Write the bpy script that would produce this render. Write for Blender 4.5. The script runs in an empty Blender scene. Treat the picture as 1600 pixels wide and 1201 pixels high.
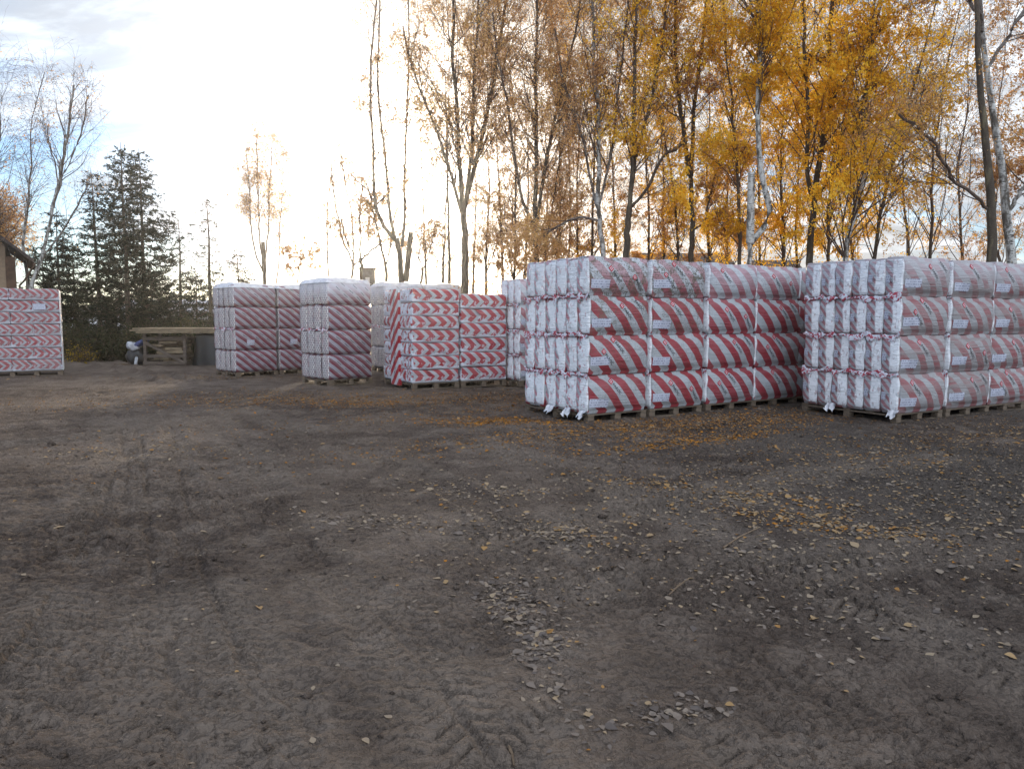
import bpy, math, random
import numpy as np
from mathutils import Vector, Matrix
R = math.radians
SC = bpy.context.scene
COL = SC.collection
RNG = np.random.default_rng(7)

# ------------------------------------------------------------------ camera
FPX, CX, CY, HOR, CAMZ = 1150.0, 800.0, 600.5, 500.0, 1.6
PITCH = math.atan((CY - HOR) / FPX)
cam_d = bpy.data.cameras.new('camera')
cam = bpy.data.objects.new('camera', cam_d); COL.objects.link(cam)
cam.location = (0, 0, CAMZ); cam.rotation_euler = (R(90) - PITCH, 0, 0)
cam_d.sensor_width = 36; cam_d.lens = 36 * FPX / 1600
cam_d.clip_start = 0.05; cam_d.clip_end = 3000
SC.camera = cam

# ------------------------------------------------------------------ light
SUN_AZ, SUN_EL = R(-8.0), R(11.0)            # azimuth from +Y, + to the right
SUND = Vector((math.sin(SUN_AZ) * math.cos(SUN_EL), math.cos(SUN_AZ) * math.cos(SUN_EL), math.sin(SUN_EL)))
sl = bpy.data.lights.new('sun', 'SUN'); sl.energy = 2.6; sl.angle = R(10.0); sl.color = (1.0, 0.80, 0.56)
so = bpy.data.objects.new('sun', sl); COL.objects.link(so); so.location = SUND * 60
so.rotation_euler = SUND.to_track_quat('Z', 'Y').to_euler()
SC.view_settings.view_transform = 'Standard'; SC.view_settings.look = 'None'
SC.view_settings.gamma = 1.0; SC.view_settings.exposure = 1.45
SC.render.film_transparent = False
SC.cycles.max_bounces = 6; SC.cycles.diffuse_bounces = 4; SC.cycles.glossy_bounces = 2
SC.cycles.transmission_bounces = 4; SC.cycles.transparent_max_bounces = 6
SC.cycles.use_denoising = True; SC.cycles.denoiser = 'OPENIMAGEDENOISE'
SC.cycles.volume_bounces = 0; SC.cycles.denoising_prefilter = 'ACCURATE'
SC.cycles.sample_clamp_indirect = 2.5; SC.cycles.sample_clamp_direct = 8.0


# ------------------------------------------------------------------ node helper
class NG:
    def __init__(s, nt):
        s.nt = nt; nt.nodes.clear()

    def node(s, t, ins=None, **pr):
        n = s.nt.nodes.new(t)
        for k, v in pr.items(): setattr(n, k, v)
        for k, v in (ins or {}).items(): s.put(n.inputs[k], v)
        return n

    def put(s, sock, v):
        if isinstance(v, bpy.types.NodeSocket): s.nt.links.new(v, sock)
        elif v is not None:
            if isinstance(v, (tuple, list)) and len(v) == 3 and sock.type == 'RGBA': v = (*v, 1)
            sock.default_value = v

    def m(s, op, a, b=None, c=None, clamp=False):
        n = s.nt.nodes.new('ShaderNodeMath'); n.operation = op; n.use_clamp = clamp
        s.put(n.inputs[0], a)
        if b is not None: s.put(n.inputs[1], b)
        if c is not None: s.put(n.inputs[2], c)
        return n.outputs[0]

    def vm(s, op, a, b=None):
        n = s.nt.nodes.new('ShaderNodeVectorMath'); n.operation = op
        s.put(n.inputs[0], a)
        if b is not None: s.put(n.inputs[1], b)
        return n.outputs['Value'] if op == 'DOT_PRODUCT' else n.outputs[0]

    def mix(s, f, a, b, blend='MIX'):
        n = s.nt.nodes.new('ShaderNodeMix'); n.data_type = 'RGBA'; n.blend_type = blend
        s.put(n.inputs[0], f); s.put(n.inputs[6], a); s.put(n.inputs[7], b)
        return n.outputs[2]

    def ss(s, v, lo, hi):                       # smoothstep
        n = s.nt.nodes.new('ShaderNodeMapRange'); n.interpolation_type = 'SMOOTHSTEP'
        s.put(n.inputs[0], v); s.put(n.inputs[1], lo); s.put(n.inputs[2], hi)
        return n.outputs[0]

    def noise(s, vec, scale, detail=4, rough=0.55, dist=0.0, col=False):
        n = s.node('ShaderNodeTexNoise', {'Vector': vec, 'Scale': scale, 'Detail': detail, 'Roughness': rough, 'Distortion': dist})
        return n.outputs['Color' if col else 'Fac']

    def scale(s, vec, v3): return s.vm('MULTIPLY', vec, v3)

    def sep(s, v):
        n = s.node('ShaderNodeSeparateXYZ', {0: v}); return n.outputs

    def comb(s, x, y, z): return s.node('ShaderNodeCombineXYZ', {0: x, 1: y, 2: z}).outputs[0]

    def ramp(s, f, stops):
        n = s.node('ShaderNodeValToRGB', {0: f}); e = n.color_ramp.elements
        while len(e) < len(stops): e.new(0.5)
        for el, (p, c) in zip(e, stops): el.position = p; el.color = (*c, 1)
        return n.outputs[0]

    def attr(s, name, typ='GEOMETRY'):
        return s.node('ShaderNodeAttribute', attribute_name=name, attribute_type=typ).outputs

    def bump(s, h, strength=0.5, dist=0.02, nrm=None):
        return s.node('ShaderNodeBump', {'Height': h, 'Strength': strength, 'Distance': dist, 'Normal': nrm}).outputs[0]

    def out(s, col, rough=0.7, nrm=None, spec=0.3, metal=0.0, **kw):
        b = s.node('ShaderNodeBsdfPrincipled', {'Base Color': col, 'Roughness': rough, 'Specular IOR Level': spec, 'Metallic': metal})
        if nrm is not None: s.put(b.inputs['Normal'], nrm)
        for k, v in kw.items(): s.put(b.inputs[k], v)
        o = s.node('ShaderNodeOutputMaterial'); s.nt.links.new(b.outputs[0], o.inputs[0]); return b


def newmat(name):
    m = bpy.data.materials.new(name); m.use_nodes = True
    return m, NG(m.node_tree)


# ------------------------------------------------------------------ sky
W = bpy.data.worlds.new('World'); SC.world = W; W.use_nodes = True
g = NG(W.node_tree)
sky = g.node('ShaderNodeTexSky', sky_type='NISHITA', sun_disc=False, sun_elevation=SUN_EL, sun_rotation=SUN_AZ,
             air_density=1.0, dust_density=0.3, ozone_density=2.5).outputs[0]
dirv = g.vm('NORMALIZE', g.node('ShaderNodeTexCoord').outputs['Generated'])
dx, dy, dz = g.sep(dirv)[:3]
cs = g.m('MAXIMUM', g.vm('DOT_PRODUCT', dirv, tuple(SUND)), 0.0)
den = g.m('ADD', g.m('MAXIMUM', dz, 0.0), 0.22)
pv = g.comb(g.m('MULTIPLY', g.m('DIVIDE', dx, den), 1.0), g.m('MULTIPLY', g.m('DIVIDE', dy, den), 1.9), 14.8)
cn = g.noise(pv, 0.85, 7, 0.56, 0.5)
bias = g.m('ADD', g.m('MULTIPLY_ADD', g.m('POWER', cs, 30.0), 0.30, -0.04), g.m('ADD', g.m('MULTIPLY', g.ss(dx, -.40, .0), .13), g.m('MULTIPLY', g.ss(dy, .2, -.5), .10)))
mask = g.ss(g.m('ADD', cn, bias), 0.40, 0.62)
shade = g.noise(g.vm('ADD', pv, (0.25, -0.1, 5)), 2.4, 6, 0.55, 0.5)
lum = g.m('ADD', g.m('MULTIPLY_ADD', g.ss(shade, .42, .66), 2.2, 1.95), g.m('MULTIPLY', g.m('POWER', cs, 30.0), 2.6))
back = g.ss(dy, .35, -.55)  # added brightness in the unseen sky behind the camera, lights ground and film
lum = g.m('ADD', lum, g.m('MULTIPLY', back, 3.3))
lum = g.m('ADD', lum, g.m('MULTIPLY', g.m('POWER', cs, 160.0), 40.0))
lum = g.m('ADD', lum, g.m('MULTIPLY', g.m('POWER', cs, 3000.0), 60.0))
warm = g.mix(g.m('MULTIPLY', g.m('POWER', cs, 5.0), g.ss(dx, -.46, -.12)), (0.87, 0.96, 1.09), (1.06, 0.965, 0.83))
cloud = g.vm('MULTIPLY', warm, g.comb(lum, lum, lum))
skyb = g.vm('MULTIPLY', sky, (0.40, 0.50, 0.62))
colr = g.mix(mask, skyb, cloud)
bg = g.node('ShaderNodeBackground', {'Color': colr, 'Strength': 0.13})
g.nt.links.new(bg.outputs[0], g.node('ShaderNodeOutputWorld').inputs[0])


# ------------------------------------------------------------------ pixel -> world helpers
CP, SP = math.cos(PITCH), math.sin(PITCH)
def ray(px, py):
    a, b = (px - CX), (CY - py)
    return Vector((a, FPX * CP + b * SP, -FPX * SP + b * CP))
def at(px, py, z=0.0):
    d = ray(px, py); k = (z - CAMZ) / d.z
    return Vector((d.x * k, d.y * k, z))
def atd(px, py, Y):
    d = ray(px, py); k = Y / d.y
    return Vector((d.x * k, Y, CAMZ + d.z * k))
def gx(px, Y):                                  # ground x under pixel column px at distance Y
    return (px - CX) / FPX * (Y * CP + CAMZ * SP)


# ------------------------------------------------------------------ object helpers
def mesh_np(name, V, F, attrs=None, smooth=False):
    V = np.asarray(V, dtype=np.float32).reshape(-1, 3); F = np.asarray(F, dtype=np.int32)
    me = bpy.data.meshes.new(name); k = F.shape[1]; n = len(F)
    me.vertices.add(len(V)); me.vertices.foreach_set('co', V.ravel())
    me.loops.add(n * k); me.loops.foreach_set('vertex_index', F.ravel())
    me.polygons.add(n); me.polygons.foreach_set('loop_start', np.arange(0, n * k, k, dtype=np.int32))
    if smooth: me.polygons.foreach_set('use_smooth', np.ones(n, dtype=bool))
    for an, (dom, typ, data) in (attrs or {}).items():
        a = me.attributes.new(an, typ, dom)
        a.data.foreach_set('vector' if typ == 'FLOAT_VECTOR' else 'value', np.asarray(data, dtype=np.float32).ravel())
    me.update(); me.validate()
    return me

def link(name, me, mat=None, parent=None, loc=None, rz=0.0):
    o = bpy.data.objects.new(name, me); COL.objects.link(o)
    if mat is not None and me is not None and not me.materials: me.materials.append(mat)
    if parent is not None: o.parent = parent
    if loc is not None: o.location = loc
    if rz: o.rotation_euler = (0, 0, rz)
    return o

def tag(o, label=None, cat=None, group=None, kind=None):
    for k, v in (('label', label), ('category', cat), ('group', group), ('kind', kind)):
        if v: o[k] = v
    return o

def empty(name, loc, rz, label, cat, group=None):
    o = bpy.data.objects.new(name, None); COL.objects.link(o); o.empty_display_size = 0.3
    o.location = loc; o.rotation_euler = (0, 0, rz)
    return tag(o, label, cat, group)

class MB:
    """collects boxes, tubes and prisms into one mesh"""
    def __init__(s): s.v, s.f = [], []
    def box(s, c, d, M=None, bev=0.0):
        x, y, z = (q / 2 for q in d); b = min(bev, x * .9, y * .9, z * .9)
        P = [Vector((sx * x, sy * y, sz * z)) for sz in (-1, 1) for sx, sy in ((-1, -1), (1, -1), (1, 1), (-1, 1))]
        n = len(s.v)
        for p in P:
            if M is not None: p = M @ p
            s.v.append(tuple(Vector(c) + p))
        s.f += [tuple(n + i for i in q) for q in ((0, 3, 2, 1), (4, 5, 6, 7), (0, 1, 5, 4), (1, 2, 6, 5), (2, 3, 7, 6), (3, 0, 4, 7))]
        return s
    def bar(s, a, b, w, t):
        a, b = Vector(a), Vector(b); d = b - a
        M = d.to_track_quat('X', 'Z').to_matrix()
        return s.box((a + b) / 2, (d.length, w, t), M)
    def tube(s, pts, rad, n=8):
        pts = [Vector(p) for p in pts]; rad = rad if isinstance(rad, (list, tuple)) else [rad] * len(pts); b0 = len(s.v)
        for i, p in enumerate(pts):
            t = (pts[min(i + 1, len(pts) - 1)] - pts[max(i - 1, 0)]).normalized()
            u = t.cross(Vector((.3, .9, .1))).normalized(); w = t.cross(u)
            for k in range(n):
                a = 2 * math.pi * k / n; s.v.append(tuple(p + (u * math.cos(a) + w * math.sin(a)) * rad[i]))
        for i in range(len(pts) - 1):
            for k in range(n):
                a, b = b0 + i * n + k, b0 + i * n + (k + 1) % n; s.f.append((a, b, b + n, a + n))
        s.f.append(tuple(b0 + k for k in range(n))[::-1]); e = b0 + (len(pts) - 1) * n; s.f.append(tuple(e + k for k in range(n)))
        return s
    def poly(s, vs, fs):
        n = len(s.v); s.v += [tuple(v) for v in vs]; s.f += [tuple(n + i for i in q) for q in fs]; return s
    def mesh(s, name, smooth=False):
        me = bpy.data.meshes.new(name); me.from_pydata(s.v, [], s.f)
        if smooth: me.polygons.foreach_set('use_smooth', [True] * len(me.polygons))
        me.update(); return me
    def build(s, name, mat, parent=None, **k): return link(name, s.mesh(name), mat, parent, **k)


# ------------------------------------------------------------------ numpy value noise
_T = np.random.default_rng(3).random((256, 256))
def vnoise(x, y):
    xi, yi = np.floor(x).astype(int), np.floor(y).astype(int); fx, fy = x - xi, y - yi
    fx, fy = fx * fx * (3 - 2 * fx), fy * fy * (3 - 2 * fy)
    a, b = _T[xi & 255, yi & 255], _T[(xi + 1) & 255, yi & 255]; c, d = _T[xi & 255, (yi + 1) & 255], _T[(xi + 1) & 255, (yi + 1) & 255]
    return (a * (1 - fx) + b * fx) * (1 - fy) + (c * (1 - fx) + d * fx) * fy - 0.5
def fbm(x, y, f, o=3, off=0.0):
    s, a = 0, 1.0
    for i in range(o): s = s + a * vnoise(x * f + 17.3 * i + off, y * f - 9.1 * i + off); a *= .5; f *= 2.03
    return s


# ================================================================== GROUND
def axis(segs):
    out = []
    for a, b, st in segs: out.append(np.arange(a, b - st * 0.5, st))
    return np.concatenate(out)
XS = axis([(-16, -7, .06), (-7, -3.6, .03), (-3.6, 3.6, .013), (3.6, 7, .03), (7, 16, .06)])
far = 16 * 1.22 ** np.arange(0, 17); XS = np.concatenate([-far[::-1][:-1], XS, far]); XS = np.unique(np.round(XS, 4))
YS = axis([(1.6, 4.6, .011), (4.6, 8, .021), (8.0, 14.0, 0.042), (14.0, 34.0, 0.12)])
YS = np.concatenate([np.array([-40, -20, -8, -3, 0, 0.8, 1.3]), YS, 34 * 1.2 ** np.arange(0, 15)])
GXX, GYY = np.meshgrid(XS, YS)

TRACKS = []           # (points, width, depth, lug period, lug depth)
def track(pix, w, dep, lp, ld, off=0.0):
    P = np.array([[*at(px, py)[:2]] for px, py in pix]); t = np.linspace(0, 1, 90)
    q = np.linspace(0, 1, len(P)); Q = np.stack([np.interp(t, q, P[:, 0]), np.interp(t, q, P[:, 1])], 1)
    for _ in range(12): Q[1:-1] = (Q[:-2] + 2 * Q[1:-1] + Q[2:]) / 4
    TRACKS.append((Q, w, dep, lp, ld))
track([(-60, 1120), (80, 930), (160, 800), (195, 690), (170, 610), (120, 570)], .50, .018, .105, .016)
track([(300, 1230), (250, 1000), (235, 850), (225, 700), (190, 610)], .46, .016, .105, .013)
track([(440, 1230), (390, 1060), (320, 900), (285, 760), (265, 650)], .30, .022, .09, .014)
track([(800, 1230), (640, 1010), (480, 850), (400, 720), (330, 640)], .34, .012, .10, .010)
track([(1240, 1230), (1090, 1060), (930, 900), (760, 790), (560, 700), (380, 640)], .42, .020, .10, .012)
track([(1000, 900), (1180, 880), (1420, 860), (1680, 870)], .40, .018, .10, .012)
track([(720, 840), (960, 800), (1250, 740), (1560, 700), (1700, 690)], .42, .020, .11, .010)
track([(1120, 890), (1060, 960), (900, 1080), (760, 1230)], .28, .012, .08, .012)
track([(1650, 1080), (1400, 960), (1150, 850), (900, 740), (700, 680)], .40, .016, .11, .011)
track([(-40, 700), (60, 690), (200, 672), (330, 655)], .35, .035, .12, .012)
track([(-40, 850), (100, 820), (260, 790), (420, 760)], .34, .025, .12, .014)
track([(105, 565), (170, 572), (210, 585), (240, 600)], .5, .09, .3, .01)
track([(150, 558), (200, 565), (235, 575), (300, 600)], .4, .08, .3, .01)

PACK = None
def gheight(x, y):
    global PACK
    PACK = np.zeros(x.shape)
    d = np.hypot(x, y)
    h = 0.055 * fbm(x, y, .22, 2) + .030 * fbm(x, y, .9, 2, 40) + .016 * fbm(x, y, 3.2, 3, 11)
    h = h + .011 * np.where(d < 30, 1.5 * fbm(x, y, 11, 3, 77) + .6 * fbm(x, y, 26, 2, 7), 0)
    def groove(f, o_, p, am): return -1.9 * am * np.clip(1 - np.abs(fbm(x, y, f, 2, o_)) * 7, 0, 1) ** p
    crk = np.clip(.5 + 2.2 * fbm(x, y, .7, 2, 500), 0, 1) * (d < 26)
    h = h + (groove(5.5, 601, 1.5, .013) + groove(13, 702, 1.3, .010) + groove(29, 803, 1.2, .0055)) * crk
    # faded tread marks left by many passes of lorry tyres heading for the far end of the yard
    lat_ = x + .16 * (y - 6) + .10 * fbm(x, y, .5, 2, 21); ph_ = y * .985 - x * .10 + .06 * fbm(x, y, 2.1, 3, 31) + .45 * np.abs(((lat_ / .27) % 1) - .5) * .27
    tread = np.clip(1 - np.abs(np.sin(math.pi * ph_ / .098)) * 3.2, 0, 1); pat = np.clip(.15 + 2.6 * fbm(x, y, .55, 3, 44), 0, 1) * np.clip((14 - d) / 4, 0, 1)
    brk = np.clip(.5 + 3 * fbm(x, y, 4.5, 2, 71), 0, 1)
    h = h - .017 * tread * pat * brk + .006 * pat * np.clip(1 - np.abs(((lat_ / .27) % 1) - .5) * 9, 0, 1)
    cl = fbm(x, y, 1.1, 2, 300)
    h = h + np.clip(cl - .05, 0, 1) * .05 * np.abs(fbm(x, y, 8, 2, 31)) * 2.2
    for Q, w, dep, lp, ld in TRACKS:
        m = (x > Q[:, 0].min() - 1) & (x < Q[:, 0].max() + 1) & (y > Q[:, 1].min() - 1) & (y < Q[:, 1].max() + 1)
        if not m.any(): continue
        xx, yy = x[m], y[m]; best = np.full(xx.shape, 1e9); lat = np.zeros(xx.shape); ss = np.zeros(xx.shape)
        seg = np.diff(Q, axis=0); L = np.hypot(seg[:, 0], seg[:, 1]); acc = np.concatenate([[0], np.cumsum(L)])
        for i in range(len(seg)):
            ux, uy = seg[i] / max(L[i], 1e-6); rx, ry = xx - Q[i, 0], yy - Q[i, 1]
            t = np.clip(rx * ux + ry * uy, 0, L[i]); ex, ey = rx - ux * t, ry - uy * t; dd = ex * ex + ey * ey
            b = dd < best; best = np.where(b, dd, best); lat = np.where(b, rx * -uy + ry * ux, lat); ss = np.where(b, acc[i] + t, ss)
        dist = np.sqrt(best); n = fbm(xx, yy, 1.3, 2, 5); hw = w / 2
        on = np.clip((hw - dist) / .05, 0, 1) * np.clip(.75 + n * 1.6, .15, 1)
        PACK[m] = np.maximum(PACK[m], np.clip((hw + .25 - dist) / .3, 0, 1) * np.clip(.55 + 2.4 * fbm(xx, yy, .8, 3, 63), 0, 1))
        rim = np.exp(-((dist - hw - .05) / .06) ** 2) * np.clip(.5 + n * 1.5, 0, 1)
        s2 = ss + np.abs(lat) * .55 + .02 * fbm(xx, yy, 4, 2)
        lug = 1.25 - 1.5 * np.clip(1 - np.abs(np.sin(math.pi * s2 / lp)) * 2.2, 0, 1)
        lug = np.where(np.abs(lat) > .02, lug, .30)
        h[m] += -1.15 * dep * on + dep * 1.0 * rim + 2.8 * ld * (lug - .5) * on * np.clip(.6 + 2 * fbm(xx, yy, 2.2, 2, 90), 0, 1.2)
    return h
GZ = gheight(GXX, GYY)
GZ *= np.clip(1.3 - np.hypot(GXX, GYY) / 60, .3, 1)
GZ -= np.median(GZ[(GYY > 2) & (GYY < 25) & (np.abs(GXX) < 12)])
def gz(x, y):
    i = np.clip(np.searchsorted(XS, x) - 1, 0, len(XS) - 2); j = np.clip(np.searchsorted(YS, y) - 1, 0, len(YS) - 2)
    u = (x - XS[i]) / (XS[i + 1] - XS[i]); v = (y - YS[j]) / (YS[j + 1] - YS[j])
    return (GZ[j, i] * (1 - u) + GZ[j, i + 1] * u) * (1 - v) + (GZ[j + 1, i] * (1 - u) + GZ[j + 1, i + 1] * u) * v

nx, ny = len(XS), len(YS)
idx = np.arange(nx * ny).reshape(ny, nx)
F = np.stack([idx[:-1, :-1], idx[:-1, 1:], idx[1:, 1:], idx[1:, :-1]], -1).reshape(-1, 4)

m_ground, g = newmat('packed_earth')
pos = g.node('ShaderNodeNewGeometry').outputs['Position']
n1 = g.noise(pos, 0.35, 5, .6, .4); n2 = g.noise(pos, 2.3, 6, .65, .3); n3 = g.noise(pos, 22, 5, .7); n4 = g.noise(pos, 140, 3, .7)
base = g.mix(g.ss(n1, .38, .66), (.100, .074, .059), (.182, .141, .114))
base = g.mix(g.m('MULTIPLY', g.ss(n2, .45, .72), .75), base, (.245, .196, .160))
base = g.mix(g.m('MULTIPLY', g.ss(n2, .50, .30), .34), base, (.058, .046, .039))
gxy = g.sep(pos)
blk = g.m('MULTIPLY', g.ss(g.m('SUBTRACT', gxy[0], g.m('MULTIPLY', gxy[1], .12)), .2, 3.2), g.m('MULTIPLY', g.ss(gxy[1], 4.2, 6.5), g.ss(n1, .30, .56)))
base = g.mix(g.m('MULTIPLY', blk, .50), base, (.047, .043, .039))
base = g.mix(g.m('MULTIPLY', g.attr('packed')['Fac'], .55), base, (.24, .193, .156))
base = g.mix(g.m('MULTIPLY', g.ss(n3, .62, .78), .45), base, (.27, .24, .22))
base = g.mix(g.m('MULTIPLY', g.ss(n3, .42, .25), .6), base, (.028, .024, .024))
base = g.mix(g.m('MULTIPLY', g.ss(n4, .60, .75), .35), base, (.30, .27, .25))
rdg = g.m('ABSOLUTE', g.m('SUBTRACT', g.noise(pos, 17, 4, .65, .4), .5)); crk = g.ss(rdg, .0, .035)
base = g.mix(g.m('MULTIPLY', g.m('SUBTRACT', 1.0, crk), .10), base, (.030, .025, .023))
hh = g.m('ADD', g.m('ADD', g.m('MULTIPLY', n3, 1.0), g.m('MULTIPLY', n4, .40)), g.m('MULTIPLY', crk, .35))
hh = g.m('ADD', hh, g.m('MULTIPLY', g.node('ShaderNodeTexVoronoi', {'Vector': pos, 'Scale': 34.0}, feature='F1').outputs['Distance'], .35))
g.out(base, .92, g.bump(hh, 1.0, .045), .15)
me = mesh_np('ground', np.stack([GXX, GYY, GZ], -1), F, {'packed': ('POINT', 'FLOAT', PACK)}, smooth=True)
tag(link('ground', me, m_ground), kind='structure')

# ------------------------------------------------------------------ basic materials
def wood_mat(name, c1, c2, sc=1.0):
    m, g = newmat(name); p = g.node('ShaderNodeTexCoord').outputs['Object']
    n = g.noise(g.scale(p, (1.2 * sc, 9 * sc, 9 * sc)), 3, 5, .6, .6); n2 = g.noise(p, 1.7, 3)
    c = g.mix(g.ss(n, .3, .7), c1, c2); c = g.mix(g.m('MULTIPLY', g.ss(n2, .45, .7), .5), c, tuple(q * .45 for q in c1))
    g.out(c, .8, g.bump(n, .3, .01), .2); return m
M_PALLET = wood_mat('pallet_wood', (.085, .066, .050), (.17, .13, .095))
M_OLDWOOD = wood_mat('weathered_wood', (.07, .055, .045), (.15, .12, .10))
M_NEWWOOD = wood_mat('sawn_pine', (.19, .145, .095), (.30, .235, .155))
M_OFFCUT = wood_mat('offcut_wood', (.11, .075, .05), (.20, .145, .095))

def plain(name, c, rough=.7, spec=.3, var=.25, sc=6):
    m, g = newmat(name); p = g.node('ShaderNodeTexCoord').outputs['Object']
    n = g.noise(p, sc, 5, .6); col = g.mix(g.ss(n, .3, .7), tuple(q * (1 - var) for q in c), tuple(min(1, q * (1 + var)) for q in c))
    g.out(col, rough, g.bump(n, .25, .01), spec); return m
M_INK = plain('black_print', (.018, .018, .024), .5, .3, .1)
M_LOGO = plain('red_print', (.36, .02, .035), .45, .3, .1)
M_WHITEFILM = plain('white_film', (.72, .74, .78), .32, .5, .06, 14)

# paper label with printed rows
m_label, g = newmat('printed_label')
p = g.node('ShaderNodeTexCoord').outputs['Object']; px_, py_, pz_ = g.sep(p)[:3]
rows = g.m('GREATER_THAN', g.m('FRACT', g.m('MULTIPLY', pz_, 26.0)), .55)
br = g.noise(g.comb(g.m('MULTIPLY', px_, 60.0), g.m('MULTIPLY', py_, 60.0), g.m('FLOOR', g.m('MULTIPLY', pz_, 26.0))), 1.0, 1, .5)
ink = g.m('MULTIPLY', rows, g.m('GREATER_THAN', br, .52))
g.out(g.mix(g.m('MULTIPLY', ink, .75), (.42, .44, .52), (.10, .10, .16)), .45, None, .4)


# ================================================================== INSULATION BAGS
def bag_material(name, style):
    m, g = newmat(name)
    lp = g.attr('lp')['Vector']; ef = g.attr('ef')['Fac']
    O = lambda n: g.attr(n, 'OBJECT')['Fac']
    film, dirt, tan, rnd = O('film'), O('dirt'), O('tan'), g.node('ShaderNodeObjectInfo').outputs['Random']
    x, y, z = g.sep(lp)[:3]
    off = g.comb(g.m('MULTIPLY', rnd, 37.0), g.m('MULTIPLY', rnd, 11.0), g.m('MULTIPLY', rnd, 53.0)); q = g.vm('ADD', lp, off)
    wob = g.m('MULTIPLY', g.m('SUBTRACT', g.noise(q, 5, 3), .5), .035)
    red = (.24, .010, .020); wht = (.325, .345, .365)
    if style == 'wide':        # broad diagonal stripes, white folded ends
        ph = g.m('ADD', g.m('DIVIDE', g.m('ADD', g.m('ADD', g.m('MULTIPLY', x, .755), g.m('MULTIPLY', z, .656)), g.m('MULTIPLY', y, .9)), .275), g.m('ADD', wob, g.attr('ph')['Fac']))
        fr = g.m('FRACT', g.m('ADD', ph, 20.0)); s = g.m('MULTIPLY', g.ss(fr, .0, .03), g.ss(fr, .53, .50))
        fe = g.m('FRACT', g.m('ADD', g.m('ADD', g.m('DIVIDE', g.m('SUBTRACT', z, g.m('MULTIPLY', y, 1.1)), .155), g.m('MULTIPLY', wob, 2.0)), g.m('MULTIPLY_ADD', rnd, 3.0, 20.0)))
        s = g.m('ADD', g.m('MULTIPLY', s, g.m('SUBTRACT', 1.0, g.ss(ef, .4, .7))), g.m('MULTIPLY', g.m('MULTIPLY', g.ss(fe, .0, .05), g.ss(fe, .56, .50)), g.ss(ef, .4, .7)))
        c = g.mix(s, wht, g.mix(g.m('MULTIPLY', ef, g.ss(O('ragged'), .3, 1.6)), red, (.46, .09, .12)))
        yn = g.m('DIVIDE', y, .30); cov = O('cover')
        en = g.m('MULTIPLY', g.m('SUBTRACT', g.noise(g.scale(q, (1, 8, 5)), 1.0, 3, .5), .5), O('ragged'))
        wm = g.ss(g.m('SUBTRACT', g.m('ADD', cov, en), yn), -.05, .05)
        tears = g.ss(g.noise(g.scale(q, (1, 17, 8)), 1.0, 3, .6), .57, .60)
        wm = g.m('MULTIPLY', wm, g.m('SUBTRACT', 1.0, g.m('MULTIPLY', tears, .55)))
        c = g.mix(g.m('MULTIPLY', ef, wm), c, (.84, .86, .89))
        efilm = g.m('MULTIPLY', ef, .22)
    elif style == 'fine':      # narrow stripes; ends look like stacked folded layers
        ph = g.m('DIVIDE', g.m('ADD', g.m('ADD', g.m('MULTIPLY', x, .62), g.m('MULTIPLY', z, .78)), g.m('MULTIPLY', y, .7)), .172)
        fr = g.m('FRACT', g.m('ADD', g.m('ADD', ph, wob), 20.0))
        s = g.m('MULTIPLY', g.ss(fr, .0, .04), g.ss(fr, .56, .52))
        s = g.m('SUBTRACT', s, g.m('MULTIPLY', g.m('MULTIPLY', g.ss(fr, .36, .38), g.ss(fr, .43, .41)), .7), clamp=True)
        c = g.mix(s, (.275, .275, .31), (.145, .012, .03))  # front print darkened, shade of the neighbouring stacks included in the colour
        bk = g.node('ShaderNodeTexBrick', {'Vector': g.comb(g.m('ADD', z, g.m('MULTIPLY', wob, .4)), g.m('ADD', y, g.m('MULTIPLY', wob, .6)), 0.0), 'Color1': (.72, .68, .64, 1), 'Color2': (.56, .53, .52, 1), 'Mortar': (.12, .085, .10, 1),
                    'Scale': 1.0, 'Mortar Size': .014, 'Mortar Smooth': .3, 'Brick Width': .115, 'Row Height': .052}).outputs[0]  # warm sky glow mixed into the cream end tones
        vs = g.ss(g.noise(g.scale(q, (1, 22, 3.2)), 1.0, 3, .6), .52, .66)
        e = g.mix(g.m('MULTIPLY', vs, .55), bk, (.34, .13, .15))
        c = g.mix(ef, c, e); efilm = g.m('MULTIPLY', ef, .15)
    else:                      # chevron packs with a white seam flap below
        zn = g.m('DIVIDE', z, O('hh'))
        fold = g.m('ABSOLUTE', g.m('SUBTRACT', zn, .50)); per = O('per')
        hx = g.m('ADD', x, g.m('MULTIPLY', y, 1.0))
        ph = g.m('ADD', g.m('DIVIDE', g.m('ADD', hx, g.m('MULTIPLY', g.m('MULTIPLY', fold, O('hh')), 1.05)), per), g.m('ADD', wob, rnd))
        # mirrored halves: '\' above the fold, '/' below it
        fr = g.m('FRACT', g.m('ADD', ph, 20.0)); s = g.m('MULTIPLY', g.ss(fr, .0, .04), g.ss(fr, .62, .58))
        c = g.mix(s, (.36, .375, .40), (.31, .012, .022))
        scal = g.m('MULTIPLY', g.m('ABSOLUTE', g.m('SINE', g.m('MULTIPLY', hx, 5.236))), .13)
        sn = g.m('MULTIPLY', g.m('SUBTRACT', g.noise(g.scale(q, (9, 9, 3)), 1.0, 4, .65), .5), .42)
        lo = g.m('SUBTRACT', g.m('ADD', g.m('SUBTRACT', .27, scal), sn), zn)
        wm = g.ss(lo, -.02, .03)
        tri = g.m('MULTIPLY', g.ss(g.noise(g.scale(q, (13, 13, 8)), 1.0, 2, .6), .56, .60), g.ss(g.m('ABSOLUTE', g.m('SUBTRACT', zn, .36)), .20, .14))
        c = g.mix(g.m('MAXIMUM', g.m('MULTIPLY', wm, .95), g.m('MULTIPLY', tri, .5)), c, (.60, .63, .70))
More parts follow.
